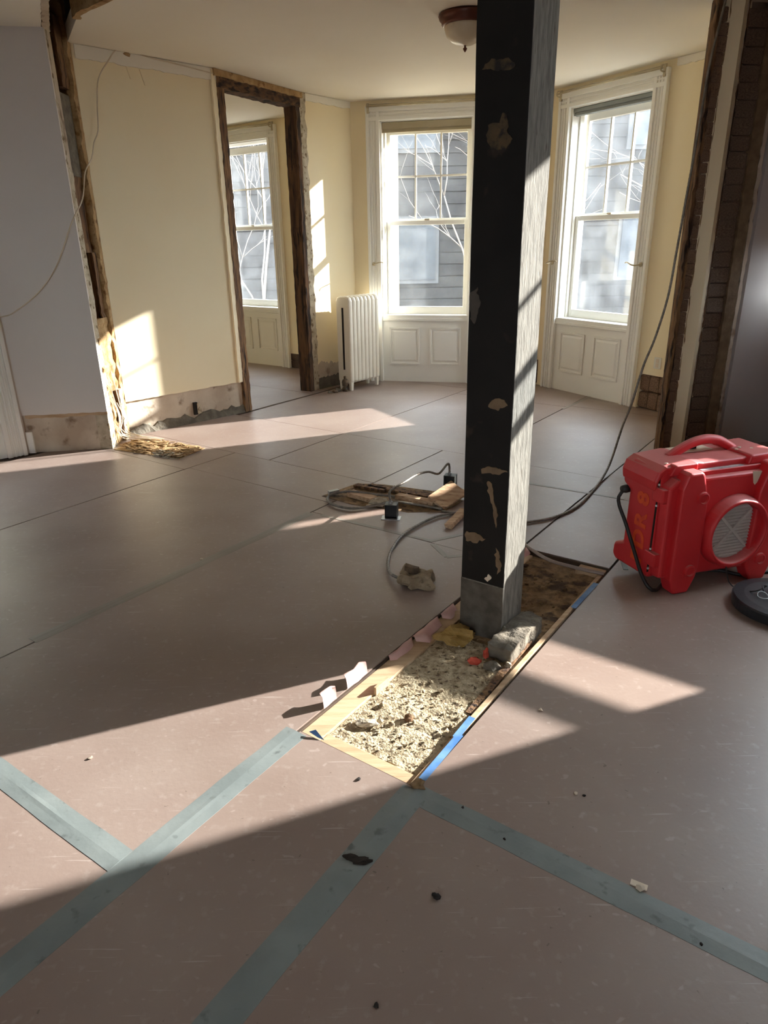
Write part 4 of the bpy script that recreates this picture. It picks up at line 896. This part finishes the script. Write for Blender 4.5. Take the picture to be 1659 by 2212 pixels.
mb = MB(); mb.prism([Q(.322, .0025, .535), Q(.372, .0025, .53), Q(.356, .0025, .48), Q(.345, .0025, .47), Q(.336, .0025, .48)], [Q(.322, .0045, .535), Q(.372, .0045, .53), Q(.356, .0045, .48), Q(.345, .0045, .47), Q(.336, .0045, .48)]); mb.build('pale_patch', M['palelabel'], mach)  # pale triangle painted where a gap shows the lit background
# seam and latches on the left side
mb = MB(); mb.box(MFr, -.1205, -.10, .058, .062, .09, .53); mb.build('seam', M['nearblack'], mach)
for z in (.465, .165):
    mb = MB(); mb.box(MFr, -.128, -.095, .012, .085, z - .035, z + .03); mb.build('latch', M['red'], mach, bevel=.006)
    for zz in (z - .05, z + .045): MB().blob(Q(-.126, .048, zz), .006, 1, .1).build('rivet', M['steel'], mach)
for (x, z) in ((.135, .382), (.09, .30)): MB().blob(Q(x, .003, z), .005, 2, .1).build('rivet', M['palelabel'], mach)
for (x, y) in ((.335, .13), (.37, .15), (.41, .12), (-.07, .09)): MB().blob(Q(x, y, .600 if x > 0 else .588), .006, 3, .1, squash=(1.4, 1, .5)).build('rivet', M['palelabel'], mach)
# side plug and black cord running down the side
MB().lathe([(0, -.02), (.018, -.02), (.02, .0), (.016, .02), (0, .022)], Q(-.125, .268, .42), -XM, 14).build('cord_grip', M['black'], mach, smooth=True)
pts = smoothpath([Q(-.135, .268, .415), Q(-.15, .278, .38), Q(-.148, .27, .34), Q(-.14, .22, .27), Q(-.135, .15, .17), Q(-.135, .08, .08), Q(-.125, .03, .03), Q(-.09, .02, .012), Q(.0, .08, .008), Q(.15, .15, .008), Q(.32, .10, .008), Q(.40, .02, .008), Q(.56, .0, .008), Q(.78, -.12, .008)], .02)
MB().tube(pts, .0085, 8).build('power_cord', M['black'], mach, smooth=True)
# sprayed letters up the left side, reading upwards
cu = bpy.data.curves.new('spray', 'FONT'); cu.body = 'PDR 8'; cu.size = .105; cu.space_character = 1.15; cu.space_word = .6; cu.extrude = .0006; cu.offset = .004; cu.resolution_u = 4
ob = bpy.data.objects.new('spray', cu); COL.objects.link(ob); bpy.context.view_layer.update()
me = bpy.data.meshes.new_from_object(ob.evaluated_get(bpy.context.evaluated_depsgraph_get())); bpy.data.objects.remove(ob)
mb = MB(); xs = [v.co.x for v in me.vertices]; sc_ = .335 / (max(xs) - min(xs))
mb.v = [Q(-.1212 - v.co.z, .108 + v.co.y, .11 + (v.co.x - min(xs)) * sc_) for v in me.vertices]
mb.f = [list(p.vertices) for p in me.polygons]; mb.m = [0] * len(mb.f)
# letter tops point to the back of the machine (left in view)
mb.build('sprayed_lettering', M['orange'], mach)

# black round cap with a wire clip, on the floor in front
dc = (F(1562, 1312) + F(1745, 1312)) / 2
dcx = Vector((1.70, 2.60, 0))
dk = thing('round_cap', dcx, 'black round plastic cap lying on the floor before the red machine', 'cap')
MB().lathe([(0, .001), (.185, .001), (.195, .006), (.197, .046), (.19, .052), (.15, .054), (.08, .050), (0, .050)], dcx, n=56).build('disc', M['blackgloss'], dk, smooth=False)
kc = Vector((1.612, 2.60, .056)); ring = [kc + Vector((.022 * cos(t), .022 * sin(t), .006 + .012 * max(0, sin(t)))) for t in [2 * pi * k / 20 for k in range(21)]]
MB().tube(ring, .0022, 6).build('wire_clip', M['steel'], dk, smooth=True)
cable('tether_cord', [Q(.235, -.03, .10), Q(.25, -.045, .03), Q(.27, -.07, .006), F(1600, 1272, .004), F(1622, 1278, .055), F(1640, 1274, .066), F(1656, 1266, .07), kc + Vector((.02, .05, .03)), kc + Vector((.012, .022, .018))], .0028, 'black', 'thin black tether cord between the port of the red machine and the cap', 'cord', n=6)

# ------------------------------------------------------------------ small crumbs on the floor
for k, (u, v, r) in enumerate([(945, 1938, .011), (938, 1932, .006), (1168, 1533, .008), (1244, 1713, .007), (1262, 1718, .005), (195, 1637, .008), (775, 1682, .007), (435, 1207, .01), (1383, 1917, .012), (812, 2172, .007), (1515, 2040, .005), (1000, 1744, .005), (1090, 1812, .005)]):
    lab = ['dark clump on the near floor right of the long tape strip', 'small dark speck touching the dark clump on the near floor', 'pale pebble on the sunlit floor right of the rubble strip', 'pale pebble on the shaded floor right of the cut corner', 'dark speck next to the pale pebble right of the cut corner', 'pale crumb at the shadow edge left of the sunlit streak', 'dark flake on the sunlit floor just before the cut', 'pale chip on the taped seam at the left middle of the floor', 'pale pebble just below the right tape strip', 'dark flake near the bottom edge of the photo', 'dark speck below the right end of the right tape strip', 'dark speck above the start of the right tape strip', 'dark speck above the right tape strip, farther from the cut'][k]
    tag(MB().blob(F(u, v, r * .35), r, 120 + k, .5, sub=1, squash=(1, 1, .5)).build('floor_crumb', M['plaster'] if k in (2, 3, 5, 7, 8) else M['nearblack']), lab, 'crumb', 'crumbs scattered on the floor')
mb = MB(); f9 = F(1380, 1913); mb.box(Frame((f9.x, f9.y, 0), 120), -.02, .02, -.008, .008, .001, .004); tag(mb.build('paper_scrap', M['palelabel']), 'pale scrap at the far side of the tape seam at right', 'scrap')
p = F(1345, 1212); 
tag(MB().box(Frame((p.x, p.y, 0), 10), -.1, .06, -.012, .012, .0008, .0035).build('tape_scrap', M['tape']), 'grey tape tongue running under the left foot of the red machine', 'tape')

# ------------------------------------------------------------------ outside
mb = MB(); mb.box(WORLD, -60, 60, -60, 40, -1.3, -1.0); tag(mb.build('ground', M['ground'], kind='structure'), 'bare winter ground outside', 'ground')
hb = thing('neighbour_house', (0, 22, -1), 'grey sided neighbouring house seen hazily through the windows', 'house')
MB().box(WORLD, -16, 9, -30, -20, -1, 7.5).build('wall', M['siding'], hb)
for k in range(28): MB().box(WORLD, -16, 9, -20, -19.97, -.9 + k * .3, -.63 + k * .3).build('siding_course', M['siding'], hb)
for x in (-12, -8.5, -5, -2, 1.0, 4, 7):
    for z in (.4, 3.6):
        f_ = MB().box(WORLD, x - .6, x + .6, -19.99, -19.9, z, z + 1.7).build('window', M['sidingwhite'], hb)
        MB().box(WORLD, x - .5, x + .5, -19.92, -19.88, z + .1, z + 1.6).build('pane', M['blackgloss'], f_)
MB().prism([Vector((-16.6, 19.3, 7.4)), Vector((-16.6, 30.7, 7.4)), Vector((-16.6, 25, 10.5))], [Vector((9.6, 19.3, 7.4)), Vector((9.6, 30.7, 7.4)), Vector((9.6, 25, 10.5))]).build('roof', M['roofing'], hb)
def tree(base, h, seed, label):
    random.seed(seed); t = thing('bare_tree', base, label, 'tree', 'bare trees outside the windows'); mb = MB(); tw = MB()
    def br(p, d, L_, r, lev):
        pts = [p]; q = p
        for i in range(4):
            d2 = (d + Vector([random.uniform(-.2, .2) for _ in range(3)])).normalized(); q = q + d2 * L_ / 4; pts.append(q); d = d2
        (mb if lev < 2 else tw).tube(pts, lambda s, r=r: r * (1 - .5 * s), 5 if lev > 1 else 8)
        if lev < 4:
            for k in range(3 if lev < 3 else 2):
                i = random.randint(1, 4); nd = (d + Vector([random.uniform(-.9, .9), random.uniform(-.9, .9), random.uniform(-.1, .8)])).normalized()
                br(pts[i], nd, L_ * random.uniform(.55, .8), r * .55, lev + 1)
    br(Vector(base), Vector((0, 0, 1)), h, .034, 0)
    mb.build('trunk', M['bark'], t, smooth=True); tw.build('branches', M['bark'], t, smooth=True)
tree((1.5, 12.8, -1), 3.0, 5, 'bare tree with fine branches outside the middle window')
tree((2.6, 17.5, -1), 3.0, 9, 'bare tree standing further back outside the middle window')
tree((-2.2, 14, -1), 2.8, 14, 'bare tree outside the window seen through the doorway')
tree((6.5, 15.5, -1), 2.8, 21, 'bare tree outside the right window')
